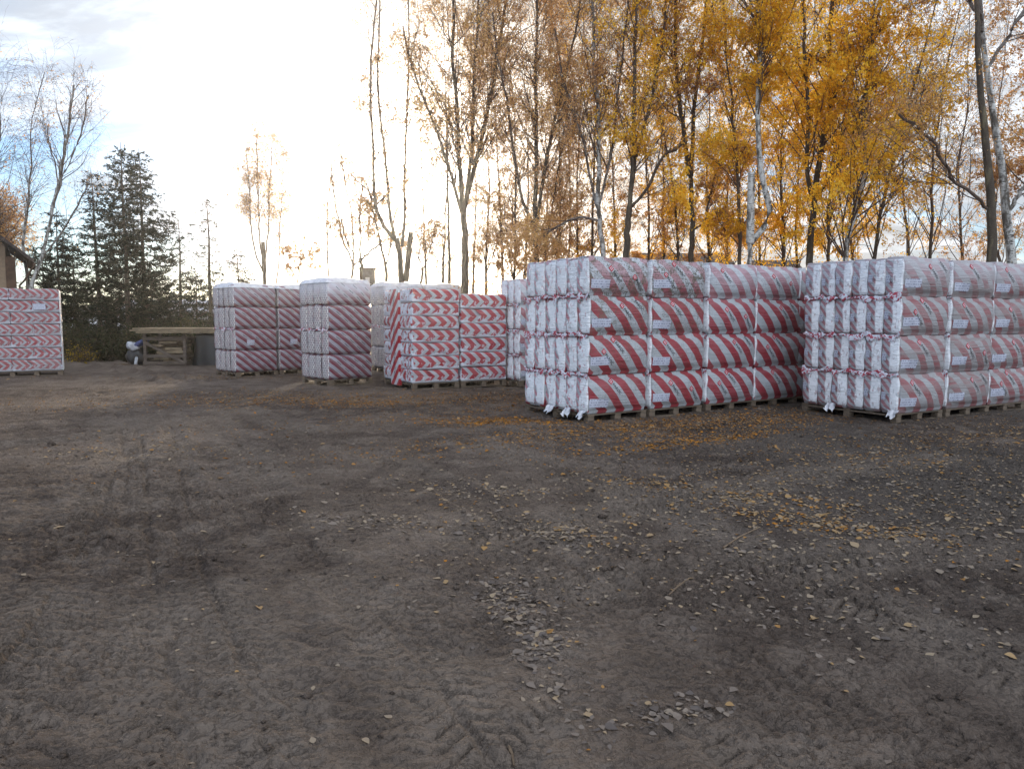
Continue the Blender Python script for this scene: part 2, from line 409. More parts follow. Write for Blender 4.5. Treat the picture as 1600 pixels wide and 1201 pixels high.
        c = g.mix(g.m('MULTIPLY', ef, g.ss(g.noise(q, 6, 3), .46, .56)), c, (.62, .65, .72))
        efilm = 0.0
    # stretch film: milky, in horizontal strands
    st = g.noise(g.scale(q, (1.6, 1.6, 55)), 1.0, 4, .6, .25); st2 = g.noise(g.scale(q, (.8, .8, 14)), 1.0, 3, .6, .4)
    milk = g.m('MULTIPLY', film, g.m('MULTIPLY_ADD', g.ss(st2, .34, .68), .60, .45))
    milk = g.m('ADD', milk, g.m('MULTIPLY', g.m('MULTIPLY', g.ss(st, .62, .72), .30), g.m('ADD', film, .25)), clamp=True)
    milk = g.m('ADD', g.m('MULTIPLY', milk, g.m('SUBTRACT', 1.0, ef)), efilm, clamp=True)
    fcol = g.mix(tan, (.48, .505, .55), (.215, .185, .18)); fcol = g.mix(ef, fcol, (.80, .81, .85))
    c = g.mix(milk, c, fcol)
    topf = O('topfilm'); c = g.mix(g.m('MULTIPLY', topf, g.ss(g.m('ADD', z, g.m('MULTIPLY', st2, .25)), .20, .62)), c, (.60, .61, .68))
    # mould and mud
    dn = g.noise(g.vm('ADD', g.scale(q, (1.0, 1.0, 1.6)), g.noise(q, 6, 3, .6, col=True)), 5.0, 6, .72, 1.2)
    dm = g.m('MULTIPLY', g.ss(dn, .47, .60), dirt, clamp=True)
    dm = g.m('MULTIPLY', dm, g.m('SUBTRACT', 1.0, g.m('MULTIPLY', ef, .85)))
    c = g.mix(g.m('MULTIPLY', dm, .85), c, g.mix(g.noise(q, 9, 2), (.055, .06, .028), (.10, .075, .055)))
    grime = g.m('MULTIPLY', g.ss(g.noise(q, 2.6, 4, .6), .48, .72), g.m('MULTIPLY_ADD', dirt, .25, .10))
    c = g.mix(g.m('MULTIPLY', grime, g.m('SUBTRACT', 1.0, g.m('MULTIPLY', ef, .8))), c, (.16, .135, .115))
    crump = g.noise(g.scale(q, (4, 6, 19)), 1.5, 4, .6, .7)
    h = g.m('ADD', g.m('MULTIPLY', st, .35), g.m('MULTIPLY', st2, .8)); h = g.m('ADD', h, g.m('MULTIPLY', crump, g.m('MULTIPLY_ADD', ef, 1.0, .5)))
    g.out(c, g.m('MULTIPLY_ADD', crump, .25, .28), g.bump(h, .7, .032), .34)
    return m
M_WIDE, M_FINE, M_CHEV = (bag_material('striped_bag_film_' + s, s) for s in ('wide', 'fine', 'chevron'))
TH = math.atan2(.755, .656)                                   # stripe slope from horizontal

def front_y(x, z, L, T, H, b, ph):                            # bulge of the large side (towards -y)
    sx = np.clip(np.sin(math.pi * np.clip(x / L, 0, 1)), 0, 1) ** .45; sz = np.clip(np.sin(math.pi * np.clip(z / H, 0, 1)), 0, 1) ** .8
    n = .010 * np.sin(5.3 * x + ph[0]) * np.sin(7 * z + ph[1]) + .006 * np.sin(13 * x + 5 * z + ph[2]) + .004 * np.sin(23 * x - 17 * z + ph[3])
    return -(b * sx * sz) + n * sz

def bag_mesh(name, L, T, H, r, b, seed, phase=0.0, n=(16, 4, 8), endb=.02, crumple=.006):
    rg = np.random.default_rng(seed); ph = rg.random(4) * 6.28
    def ax(D, rr, k): return np.unique(np.round(np.concatenate([np.linspace(0, rr, 4), np.linspace(rr, D - rr, k), np.linspace(D - rr, D, 4)]), 5))
    A = [ax(L, r[0], n[0]), ax(T, r[1], n[1]), ax(H, r[2], n[2])]
    I, J, K = (len(a) for a in A); key = {}; V = []; Fq = []
    def vid(i, j, k):
        if (i, j, k) not in key: key[(i, j, k)] = len(V); V.append((A[0][i], A[1][j], A[2][k]))
        return key[(i, j, k)]
    for i in range(I - 1):
        for j in range(J - 1):
            Fq.append([vid(i, j, 0), vid(i, j + 1, 0), vid(i + 1, j + 1, 0), vid(i + 1, j, 0)])
            Fq.append([vid(i, j, K - 1), vid(i + 1, j, K - 1), vid(i + 1, j + 1, K - 1), vid(i, j + 1, K - 1)])
    for i in range(I - 1):
        for k in range(K - 1):
            Fq.append([vid(i, 0, k), vid(i + 1, 0, k), vid(i + 1, 0, k + 1), vid(i, 0, k + 1)])
            Fq.append([vid(i, J - 1, k), vid(i, J - 1, k + 1), vid(i + 1, J - 1, k + 1), vid(i + 1, J - 1, k)])
    for j in range(J - 1):
        for k in range(K - 1):
            Fq.append([vid(0, j, k), vid(0, j, k + 1), vid(0, j + 1, k + 1), vid(0, j + 1, k)])
            Fq.append([vid(I - 1, j, k), vid(I - 1, j + 1, k), vid(I - 1, j + 1, k + 1), vid(I - 1, j, k + 1)])
    P0 = np.array(V); D = np.array([L, T, H]); rr = np.array(r)
    inner = np.clip(P0, rr, D - rr); d = (P0 - inner) / rr; inf = np.abs(d).max(1); l2 = np.linalg.norm(d, axis=1)
    P = inner + np.where(l2[:, None] > 1e-6, d / np.maximum(l2, 1e-6)[:, None] * inf[:, None], 0) * rr
    fy = front_y(P0[:, 0], P0[:, 2], L, T, H, b, ph); wy = P0[:, 1] / T
    P[:, 1] += fy * (1 - wy) - fy * wy
    wx = P0[:, 0] / L; e = np.sin(math.pi * P0[:, 1] / T) ** .6 * np.sin(math.pi * P0[:, 2] / H) ** .6
    cr = np.sin(31 * P0[:, 1] + ph[0]) * np.sin(19 * P0[:, 2] + ph[1]) + .7 * np.sin(57 * P0[:, 1] + 23 * P0[:, 2] + ph[2])
    ex = endb * e + crumple * cr
    P[:, 0] += np.where(wx < .12, -ex * (1 - wx / .12), 0) + np.where(wx > .88, ex * (wx - .88) / .12, 0)
    tp = np.sin(7 * P0[:, 0] + ph[3]) * .010 + np.sin(17 * P0[:, 0] + 9 * P0[:, 1] + ph[1]) * .005
    P[:, 2] += tp * (P0[:, 2] / H)
    efm = np.clip(np.abs(d[:, 0]) * 1.6 - .35, 0, 1) * (np.abs(d[:, 0]) >= np.maximum(np.abs(d[:, 1]), np.abs(d[:, 2])) - .25)
    efm = np.where((P0[:, 0] < 1e-6) | (P0[:, 0] > L - 1e-6), 1, efm)
    me = mesh_np(name, P, np.array(Fq), {'lp': ('POINT', 'FLOAT_VECTOR', P0), 'ef': ('POINT', 'FLOAT', efm), 'ph': ('POINT', 'FLOAT', np.full(len(P0), phase))}, smooth=True)
    return me, ph

_txt = {}
def text_np(word, size):
    if word not in _txt:
        c = bpy.data.curves.new('lettering', 'FONT'); c.body = word; c.size = 1.0; c.offset = .012
        c.align_x = 'CENTER'; c.align_y = 'CENTER'; c.resolution_u = 3
        o = bpy.data.objects.new('lettering', c); COL.objects.link(o)
        dg = bpy.context.evaluated_depsgraph_get(); me = bpy.data.meshes.new_from_object(o.evaluated_get(dg))
        me.calc_loop_triangles()
        v = np.array([w.co[:2] for w in me.vertices]); t = np.array([q.vertices[:] for q in me.loop_triangles])
        bpy.data.objects.remove(o); bpy.data.curves.remove(c); bpy.data.meshes.remove(me); _txt[word] = (v, t)
    v, t = _txt[word]; return v * size, t

def place_on(v2, c, ang, L, T, H, b, ph, lift):               # 2-D shape onto the bulged front side
    ca, sa = math.cos(ang), math.sin(ang)
    X = c[0] + v2[:, 0] * ca - v2[:, 1] * sa; Z = c[1] + v2[:, 0] * sa + v2[:, 1] * ca
    return np.stack([X, front_y(X, Z, L, T, H, b, ph) - lift, Z], 1)

def grid2(w, h, nx_=7, ny_=5):
    X, Z = np.meshgrid(np.linspace(-w / 2, w / 2, nx_), np.linspace(-h / 2, h / 2, ny_)); i = np.arange(nx_ * ny_).reshape(ny_, nx_)
    return np.stack([X.ravel(), Z.ravel()], 1), np.stack([i[:-1, :-1], i[:-1, 1:], i[1:, 1:], i[1:, :-1]], -1).reshape(-1, 4)

def emblem2(s):                                               # square emblem outline made of bars
    return [(0, 0, s, s)]

WIDE = dict(L=1.2, T=.30, H=.61, r=(.032, .024, .17), b=.085)
class Kit: pass
def make_wide_kit(k):
    q = Kit(); w = WIDE; phase = [.05, .42, .70, .22, .88][k]
    q.me, q.ph = bag_mesh('insulation_bag', w['L'], w['T'], w['H'], w['r'], w['b'], 100 + k, phase, endb=.010, crumple=.006)
    q.me.materials.append(M_WIDE)
    # words on white stripes: fract(ph) = .76
    V, Fc = [], []; q.embls = []
    z0s = [[.34, .47], [.38], [.30, .18], [.42, .24], [.36]][k]
    used = set()
    for i, z0 in enumerate(z0s):
        base = (z0 * .656) / .275 + phase
        cand = [(n_, (n_ + .76 - base) * .275 / .755) for n_ in range(0, 9)]; cand = [c_ for c_ in cand if .34 < c_[1] < .96 and c_[0] not in used]
        if not cand: continue
        n_, x0 = cand[0] if i == 0 else cand[-1]; used.add(n_)
        tv, tf = text_np('PAROC', .066)
        V.append(place_on(tv, (x0, z0), -TH, w['L'], w['T'], w['H'], w['b'], q.ph, .005)); Fc.append(tf + sum(len(a) for a in V[:-1]))
        off = .165; cx_, cz_ = x0 - math.cos(TH) * off, z0 + math.sin(TH) * off
        if cz_ < .56:
            pl = lambda v_, lift: place_on(v_, (cx_, cz_), -TH, w['L'], w['T'], w['H'], w['b'], q.ph, lift)
            gv, gf = grid2(.074, .074); VE, FE, o_ = [pl(gv, .005)], [gf], len(gv); ne = len(gf)
            for bx, bz, bw, bh in ((0, .016, .044, .005), (0, -.016, .044, .005), (-.019, 0, .005, .027), (.010, 0, .005, .025)):
                gv, gf = grid2(bw, bh, 4, 3); VE.append(pl(gv + np.array([bx, bz]), .008)); FE.append(gf + o_); o_ += len(gv)
            e_ = mesh_np('emblem', np.concatenate(VE), np.concatenate(FE)); e_.materials.append(M_LOGO); e_.materials.append(M_WHITEFILM)
            e_.polygons.foreach_set('material_index', np.array([0] * ne + [1] * (len(e_.polygons) - ne), dtype=np.int32)); q.embls.append(e_)
    q.texts = []; o_ = 0
    for v_, f_ in zip(V, Fc):
        t_ = mesh_np('brand_lettering', v_, f_ - o_); t_.materials.append(M_INK); q.texts.append(t_); o_ += len(v_)
    gv, gf = grid2(.33, .135, 12, 6); q.lab = mesh_np('paper_label', place_on(gv, (.19, [.20, .17, .19, .22, .18][k]), R([1, -2, 0, 2, -1][k]), w['L'], w['T'], w['H'], w['b'], q.ph, .004), gf)
    q.lab.materials.append(m_label)
    return q
WK = [make_wide_kit(k) for k in range(5)]
# small label that sits on the narrow end of a bag
gv, gf = grid2(.07, .12, 3, 4)
ME_ENDLAB = mesh_np('paper_label', np.stack([np.full(len(gv), 0.0), -gv[:, 0], gv[:, 1]], 1), gf); ME_ENDLAB.materials.append(m_label)

FINE = dict(L=1.25, T=.33, H=.61, r=(.04, .06, .11), b=.05)
def make_fine_kit(k):
    q = Kit(); w = FINE
    q.me, q.ph = bag_mesh('insulation_bag', w['L'], w['T'], w['H'], w['r'], w['b'], 200 + k, 0, endb=.012, crumple=.006)
    q.me.materials.append(M_FINE); V, Fc = [], []; sl = math.atan2(.62, .78)
    for n in range(2, 10):
        for t in (0, 1, 2):
            want = n + .76; z0 = .50 - .17 * t - .05 * (n % 3); x0 = (want * .172 - z0 * .78) / .62
            if .12 < x0 < 1.1 and z0 > .08:
                tv, tf = text_np('PAROC', .042); V.append(place_on(tv, (x0, z0), -sl, w['L'], w['T'], w['H'], w['b'], q.ph, .005)); Fc.append(tf + sum(len(a) for a in V[:-1]))
    q.text = mesh_np('brand_lettering', np.concatenate(V), np.concatenate(Fc)); q.text.materials.append(M_INK)
    gv, gf = grid2(.22, .15, 8, 5); q.lab = mesh_np('paper_label', place_on(gv, (.42, .22), 0, w['L'], w['T'], w['H'], w['b'], q.ph, .006), gf); q.lab.materials.append(m_label)
    return q
FK = [make_fine_kit(k) for k in range(3)]

def make_chev(k, L, T, H):
    q = Kit()
    q.me, q.ph = bag_mesh('insulation_pack', L, T, H, (.03, .04, .05), .018, 300 + k, 0, n=(16, 6, 6), endb=.02, crumple=.012); q.me.materials.append(M_CHEV)
    tv, tf = text_np('PAROC', .05)
    q.text = mesh_np('brand_lettering', place_on(tv, (L * (.35 + .1 * k), H * .72), -R(43), L, T, H, .022, q.ph, .006), tf); q.text.materials.append(M_INK)
    return q

def put(name, me, root, loc, rz=0.0, **props):
    o = bpy.data.objects.new(name, me); COL.objects.link(o); o.parent = root; o.location = loc
    if rz: o.rotation_euler = (0, 0, rz)
    for k_, v in props.items(): o[k_] = float(v)
    return o

_pal = {}
def pallet(root, L, Wd, seed=0):
    key = (round(L, 2), round(Wd, 2))
    if key not in _pal:
        b = MB(); nb = max(2, int(round(L / 1.2)) * 2 + 1)
        for j in range(5): b.box((L / 2, .06 + j * (Wd - .12) / 4, .131), (L, .115, .020))                  # deck boards along x
        for i in range(nb): b.box((.06 + i * (L - .12) / (nb - 1), Wd / 2, .1085), (.11, Wd, .022))         # stringers along y
        for j in range(3): b.box((L / 2, .06 + j * (Wd - .12) / 2, .011), (L, .11, .020))                    # runners
        bl = MB().box((0, 0, .0595), (.12, .105, .073)).mesh('pallet_block'); bl.materials.append(M_PALLET)
        _pal[key] = (b.mesh('timber_pallet'), bl, nb); _pal[key][0].materials.append(M_PALLET)
    me, bl, nb = _pal[key]; po = put('timber_pallet', me, root, (0, 0, 0))
    for i in range(nb):
        for j in range(3): put('pallet_block', bl, po, (.06 + i * (L - .12) / (nb - 1), .06 + j * (Wd - .12) / 2, 0))
    return po

def ribbon(path, seed, h=.07, amp=.022, col=None):             # crumpled seam: ragged ribbon along the end face
    rg = np.random.default_rng(seed); n = 90; V, Fq = [], []
    Y = path * np.linspace(0, 1, n); sm = lambda f, o_: np.clip(.5 + 1.5 * fbm(Y, Y * 0 + seed * 3.7 + o_, f, 3), 0, 1)
    up, dn, ou = .008 + .060 * sm(9, .3) ** 2.2, .008 + .085 * sm(8, 5.1) ** 2.2, .026 * sm(13, 9.7)
    for i in range(n):
        V += [(-.002, Y[i], up[i]), (-.008 - ou[i], Y[i] + .012 * rg.standard_normal(), .018 * rg.standard_normal()), (-.004 - ou[i] * .5, Y[i], -dn[i])]
    for i in range(n - 1):
        a = i * 3; Fq += [[a, a + 1, a + 4, a + 3], [a + 1, a + 2, a + 5, a + 4]]
    return np.array(V), np.array(Fq)
m_seam, g = newmat('crumpled_seam_film')
p = g.node('ShaderNodeTexCoord').outputs['Object']
v = g.noise(g.scale(p, (4, 7, 9)), 2.0, 3, .6, 1.2)
g.out(g.mix(g.ss(v, .50, .53), (.60, .62, .68), (.36, .05, .075)), .4, None, .4)

def flap_mesh(seed):                                           # loose white film corner hanging off the lowest tier
    rg = np.random.default_rng(seed); n = 7; V, Fq = [], []
    for j in range(5):
        for i in range(n):
            u = i / (n - 1); w = 1 - .07 * j
            V.append((-.012 - .022 * j - .022 * math.sin(u * 11 + j * .7 + seed) - .018 * rg.random(), (u - .5) * .21 * w + .014 * rg.standard_normal() + .03 * (seed % 3 - 1) * j / 4, 0.085 - .028 * j * (.75 + .5 * math.sin(u * 4.1 + seed * 1.7) ** 2) + .008 * rg.standard_normal()))
    for j in range(4):
        for i in range(n - 1): a = j * n + i; Fq.append([a, a + 1, a + n + 1, a + n])
    me = mesh_np('loose_film_flap', np.array(V), np.array(Fq), smooth=True); me.materials.append(M_COVER); return me
M_COVER = plain('cover_film', (.56, .56, .59), .35, .4, .14, 9)
FLAPS = [flap_mesh(k) for k in range(4)]

def wide_stack(loc, rz, cols, rows, label, group, rear=6, film=.2, tan=0.0, cover=.55, dirt=(.0, .0, .0, .0), ragged=.9, flaps=(), seed=0, labels=True, endlabs=True, H=.6075):
    """cols: bag columns along the row, rows: bags side by side in depth (seen as narrow ends)"""
    rg = random.Random(seed); root = empty('insulation_stack', loc, rz, label, 'insulation stack', group)
    L = 1.2; Wd = rows * .298; pallet(root, cols * (L + .01) - .01, Wd)
    for c in range(cols):
        for k in range(4):
            for r_ in range(rows):
                if c > 0 and 1 < r_ < rows - 1: continue
                if r_ >= rear: continue
                q = WK[(k * 2 + c * 3 + r_ + seed) % 5]
                x0 = c * (L + .01) + rg.uniform(-.018, .018) + (.0 if k else .0); y0 = r_ * .298 + (rg.uniform(-.015, .012) if r_ == 0 else 0)
                o = put('insulation_bag', q.me, root, (x0, y0, .143 + k * H), 0, film=min(1, film * (.8 + .5 * rg.random()) + (.18 if k == 3 else 0)), tan=tan, cover=cover + rg.uniform(-.08, .08), ragged=ragged,
                        dirt=dirt[k] if r_ < 2 else dirt[k] * .3, topfilm=.25 if k == 3 else 0, hh=.6, per=.2)
                if r_ == 0:
                    for t_ in q.texts: put('brand_lettering', t_, o, (0, 0, 0))
                    for e_ in q.embls: put('emblem', e_, o, (0, 0, 0))
                    if labels and not (k == 3 and rg.random() < .3): put('paper_label', q.lab, o, (0, 0, 0))
                if c == 0 and endlabs: put('paper_label', ME_ENDLAB, o, (-.050, .215, .27 + .05 * rg.random()))
    for k in range(1, 4):
        V, Fq = ribbon(Wd, seed * 10 + k); me = mesh_np('crumpled_seam', V, Fq, smooth=True); me.materials.append(m_seam)
        put('crumpled_seam', me, root, (-.012, 0, .143 + k * H))
    for i, y in enumerate(flaps): put('loose_film_flap', FLAPS[i % 4], root, (-.02, y, .12))
    return root

def fine_stack(loc, rz, cols, rows, label, group, film=.25, seed=0, labs=(), topfilm=0.0, H=.6075):
    rg = random.Random(seed); root = empty('insulation_stack', loc, rz, label, 'insulation stack', group); L = FINE['L']; T = FINE['T']
    pallet(root, cols * (L + .03) - .03, rows * T)
    for c in range(cols):
        for k in range(4):
            for r_ in range(rows):
                if c > 0 and r_ > 0: continue
                q = FK[(k + c + r_) % 3]
                o = put('insulation_bag', q.me, root, (c * (L + .03) + rg.uniform(-.012, .012), r_ * T, .143 + k * H), 0, film=film, tan=0, cover=.5, dirt=.0, topfilm=topfilm if k == 3 else 0, hh=.6, per=.2)
                o.scale.z = H / .6075
                if r_ == 0:
                    put('brand_lettering', q.text, o, (0, 0, 0))
                    if (c, k) in labs: put('paper_label', q.lab, o, (0, 0, 0))
    for c in range(cols):                                       # translucent sheet folded over the top
        n = 15; X, Y = np.meshgrid(np.linspace(-.03, L + .03, n), np.linspace(-.03, rows * T + .03, n)); rr = np.random.default_rng(seed + c)
        Z = .02 + .05 * np.sin(X * 2.2 + seed) ** 2 * np.sin(math.pi * (Y + .03) / (rows * T + .06)) + .012 * rr.random(X.shape) + .05 * np.sin(math.pi * X / L).clip(0) * np.sin(math.pi * (Y + .03) / (rows * T + .06))
        edge = (X < 0) | (X > L) | (Y < 0) | (Y > rows * T); Z = np.where(edge, -.07, Z)
        i = np.arange(n * n).reshape(n, n)
        me = mesh_np('cover_sheet', np.stack([X, Y, Z], -1), np.stack([i[:-1, :-1], i[:-1, 1:], i[1:, 1:], i[1:, :-1]], -1).reshape(-1, 4), smooth=True); me.materials.append(M_COVER)
        put('cover_sheet', me, root, (c * (L + .03), 0, .143 + 4 * H))
    V, Fq = ribbon(rows * T, seed); me = mesh_np('crumpled_seam', V, Fq, smooth=True); me.materials.append(m_seam)
    put('crumpled_seam', me, root, (-.010, 0, .143 + 2 * H))
    return root

def chev_stack(loc, rz, widths, depth, layers, H, label, group, per=.20, film=.1, tan=0.0, seed=0, bond=False, side=False):
    rg = random.Random(seed); root = empty('insulation_stack', loc, rz, label, 'insulation stack', group); tot = sum(widths)
    pallet(root, tot, depth); kits = {}
    for k in range(layers):
        ws = list(widths)
        if bond and k % 2: ws = [widths[0] * .45] + [widths[1]] * (len(widths) - 1) + [widths[0] * .55]
        x = 0
        for j, w in enumerate(ws):
            key = (round(w, 2), (k + j) % 2)
            if key not in kits: kits[key] = make_chev(seed * 7 + len(kits) if False else (len(kits) % 3), w, depth, H)
            q = kits[key]
            o = put('insulation_pack', q.me, root, (x + rg.uniform(-.012, .012), rg.uniform(-.02, .015), .143 + k * H), 0, film=film, tan=tan, cover=.5, dirt=.05, topfilm=0, hh=H, per=per)
            if (k + j) % 2 == 0: put('brand_lettering', q.text, o, (0, 0, 0))
            x += w
    return root


# ------------------------------------------------------------------ the stacks
A0 = at(919, 662); ARZ = R(32)
def along(p, rz, d, e=0): return Vector((p.x + d * math.cos(rz) - e * math.sin(rz), p.y + d * math.sin(rz) + e * math.cos(rz), 0))
GR = 'wrapped insulation stacks stored in rows on the yard'
wide_stack(A0, ARZ, 1, 6, 'striped bags with white wrapped end and loose bottom flaps, front corner of the middle row', GR, film=.06, cover=.70, ragged=1.6, dirt=(.25, .45, .75, 1.25), flaps=(.10, .46, .92), seed=1, endlabs=False)
wide_stack(along(A0, ARZ, 1.27), ARZ, 1, 6, 'single column of striped bags with mould stained top, second in the middle row', GR, film=.06, dirt=(.3, .35, .7, 1.3), seed=2, endlabs=False)
wide_stack(along(A0, ARZ, 2.60, .02), ARZ, 3, 6, 'cleaner striped stack several bags wide at the far end of the middle row', GR, film=.10, dirt=(.15, .15, .15, .3), seed=3, labels=False, endlabs=False)
B0 = at(1401, 661); BRZ = R(29)
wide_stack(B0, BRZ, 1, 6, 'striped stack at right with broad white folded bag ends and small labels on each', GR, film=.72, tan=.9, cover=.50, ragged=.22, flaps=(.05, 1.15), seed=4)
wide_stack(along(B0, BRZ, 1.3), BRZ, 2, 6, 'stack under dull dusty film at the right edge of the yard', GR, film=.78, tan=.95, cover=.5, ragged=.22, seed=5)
E0 = at(812, 604)
wide_stack(along(E0, R(32), 0), R(32), 2, 3, 'white ended striped stack half hidden behind the mould stained middle row', GR, film=.3, cover=.7, seed=6, endlabs=False)
# chevron packs
C0 = at(645, 609); CRZ = R(29)
c1 = chev_stack(C0, CRZ, [1.18], 1.95, 7, .31, 'red chevron packs with white scalloped seams and an upright striped strip on its side', GR, per=.26, seed=1)
c2 = chev_stack(along(C0, CRZ, 1.23), CRZ, [1.22], 1.4, 6, .345, 'red chevron pack stack without upright strip, beside the white ended row', GR, per=.27, seed=2)
# the upright printed strip on the end of the first chevron stack
m_strip, g = newmat('printed_strip_film'); p = g.sep(g.node('ShaderNodeTexCoord').outputs['Object'])
fr = g.m('FRACT', g.m('ADD', g.m('DIVIDE', g.m('ADD', g.m('MULTIPLY', p[1], .9), p[2]), .34), 20.0))
g.out(g.mix(g.m('MULTIPLY', g.ss(fr, .0, .03), g.ss(fr, .55, .52)), (.48, .50, .54), (.33, .012, .026)), .4, None, .4)
st = MB(); st.box((-.03, 1.0, 1.19), (.07, .55, 2.28)); so_ = st.build('printed_strip', m_strip, c1)
V, Fc = [], []
for i in range(6):
    tv, tf = text_np('PAROC', .095); zc = .36 + i * .34; yc = 1.0; a = R(66)
    # the strip faces -x: its right-hand direction is -y
    fx = tv[:, 0] * math.cos(a) - tv[:, 1] * math.sin(a); fz = tv[:, 0] * math.sin(a) + tv[:, 1] * math.cos(a)
    V.append(np.stack([np.full(len(tv), -.0685), yc - fx, zc + fz], 1)); Fc.append(tf + sum(len(q) for q in V[:-1]))
me = mesh_np('brand_lettering', np.concatenate(V), np.concatenate(Fc)); link('brand_lettering', me, M_INK, so_)
# pale stacks behind
D0 = at(603, 583)
fine_stack(D0, R(29), 1, 4, 'pale filmed stack peeping over the chevron packs, left of two', GR, film=.85, seed=11, topfilm=.8, H=.635)
fine_stack(along(D0, R(29), 1.3), R(29), 1, 4, 'pale filmed stack peeping over the chevron packs, right of two', GR, film=.85, seed=12, topfilm=.8, H=.63)
F0 = at(515, 603)
fine_stack(F0, R(45), 1, 4, 'finely striped stack with cream end face of thin layers, next to the chevron packs', GR, film=.05, seed=13, topfilm=.75)
G0 = at(370, 590)
fine_stack(G0, R(46), 1, 4, 'finely striped stack with pale layered end and one label, nearest the timber crate', GR, film=.05, seed=14, labs=((0, 1),), topfilm=.25)
fine_stack(along(G0, R(46), 1.32, .0), R(46), 1, 4, 'finely striped stack squeezed behind the cream ended stack', GR, film=.05, seed=15, labs=((0, 1),), topfilm=.15)
HR = R(29); H0 = along(at(98, 586), HR, -3.6)
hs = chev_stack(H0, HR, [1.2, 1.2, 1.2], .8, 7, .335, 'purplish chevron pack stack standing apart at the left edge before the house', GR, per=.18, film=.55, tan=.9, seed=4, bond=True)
MB().box((3.615, .40, 1.30), (.012, .80, 2.30)).build('edge_film', M_WHITEFILM, hs)
gv, gf = grid2(.30, .17); lb = mesh_np('paper_label', np.stack([gv[:, 0], gv[:, 1] * 0, gv[:, 1]], 1), gf); lb.materials.append(m_label)
put('paper_label', lb, hs, (3.12, -.055, 1.98))


# ================================================================== TIMBER CRATE AND LITTER ROUND IT
cr = at(225, 571); CRZ2 = R(2)
crate = empty('timber_crate', cr, CRZ2, 'weathered open timber crate with diagonal brace, filled with offcuts', 'crate')
cw, cdp, ch = 1.48, 1.3, 1.12
for x in (0.05, cw - .05):
    for y in (.05, cdp - .05): MB().box((0, 0, ch / 2), (.10, .10, ch)).build('post', M_OLDWOOD, crate, loc=(x, y, 0))
for z in (.09, .33, .95):
    MB().box((cw / 2, -.014, z), (cw, .026, .11)).build('rail', M_OLDWOOD, crate)
    MB().box((cw / 2, cdp + .014, z), (cw, .026, .11)).build('rail', M_OLDWOOD, crate)
    for sx in (-.014, cw + .014): MB().box((sx, cdp / 2, z), (.026, cdp, .11)).build('rail', M_OLDWOOD, crate)
MB().bar((.06, -.042, .82), (cw - .02, -.042, .08), .026, .10).build('brace', M_OLDWOOD, crate)
MB().box((cw / 2, cdp / 2, .045), (cw - .1, cdp - .1, .03)).build('floor_board', M_OLDWOOD, crate)
rg = random.Random(5)
for i in range(46):                                             # offcuts lying in the crate
    l = rg.uniform(.35, .95); c = rg.uniform(.16, cw - .16 - l / 2) + l / 2; c = min(c, cw - .12 - l / 2); c = max(c, .12 + l / 2)
    lay = i // 6; y = .12 + (i % 6) * .18 + rg.uniform(0, .03); t = rg.uniform(.06, .105)
    o = MB().box((0, 0, 0), (l, .13, t)).build('wood_offcut', M_OFFCUT if i % 3 else M_NEWWOOD)
    o.location = along(cr, CRZ2, c, y) + Vector((0, 0, .115 + lay * .118)); o.rotation_euler = (rg.uniform(-.1, .1), rg.uniform(-.07, .07), CRZ2 + rg.uniform(-.12, .12))
    tag(o, 'short sawn offcut lying among others inside the timber crate', 'offcut', 'offcuts inside the timber crate')
# boards stacked on top, reaching right over the tarpaulin
for lay in range(3):
    for j in range(6):
        L = 4.6 if lay > 0 else 2.9; y = -.24 + j * .26; x0 = -.22 + (.22 if lay == 0 else 0) + rg.uniform(-.08, .08)
        o = MB().box((0, 0, 0), (L, .235, .045)).build('timber_board', M_NEWWOOD)
        o.location = along(cr, CRZ2, x0 + L / 2, y) + Vector((0, 0, ch + .055 + lay * .066)); o.rotation_euler = (0, 0, CRZ2 + rg.uniform(-.006, .006))
        lab = {0: 'short pale sawn board in the bottom layer on the crate', 1: 'long pale sawn board in the middle layer on the crate', 2: 'long pale sawn board in the top layer on the crate'}[lay]
        tag(o, lab, 'board', 'sawn boards: %s layer on the crate' % ('bottom', 'middle', 'top')[lay])
for lay in range(1, 3):
    for x in (.25, 1.1, 1.9):
        o = MB().box((0, 0, 0), (.05, 1.5, .02)).build('spacer_lath', M_OLDWOOD); o.location = along(cr, CRZ2, x, .42) + Vector((0, 0, ch + .022 + lay * .066)); o.rotation_euler = (0, 0, CRZ2)
        tag(o, 'thin spacer lath lying crosswise between the sawn boards on the crate', 'lath', 'spacer laths between the boards')
# black tarpaulin over a heap on the right
M_TARP = plain('black_tarpaulin', (.014, .014, .016), .38, .45, .3, 3)
n = 34; X, Z = np.meshgrid(np.linspace(0, 1, n), np.linspace(0, 1, n)); th = X * 2 * math.pi
prof = np.where(Z < .75, Z / .75, 1.0); rad = np.where(Z < .75, 1.0 - .06 * Z, (1 - Z) / .25 * .955)
wr = .04 * np.sin(th * 9 + 3 * Z) + .03 * np.sin(th * 17 - 5 * Z) + .02 * np.sin(th * 31)
sq = 1 / np.maximum(np.abs(np.cos(th)), np.abs(np.sin(th))); sq = sq ** .85
VX = np.cos(th) * rad * (1.15 + wr) * sq; VY = np.sin(th) * rad * (.68 + wr) * sq; VZ = prof * 1.08 * (1 + .03 * np.sin(th * 5))
i = np.arange(n * n).reshape(n, n)
me = mesh_np('covered_heap', np.stack([VX, VY, VZ], -1), np.stack([i[:-1, :-1], i[:-1, 1:], i[1:, 1:], i[1:, :-1]], -1).reshape(-1, 4), smooth=True)
tp = link('tarpaulin_heap', me, M_TARP, loc=along(cr, CRZ2, cw + 1.30, .62), rz=CRZ2); tag(tp, 'heap under a crumpled black tarpaulin beside the timber crate', 'covered heap')

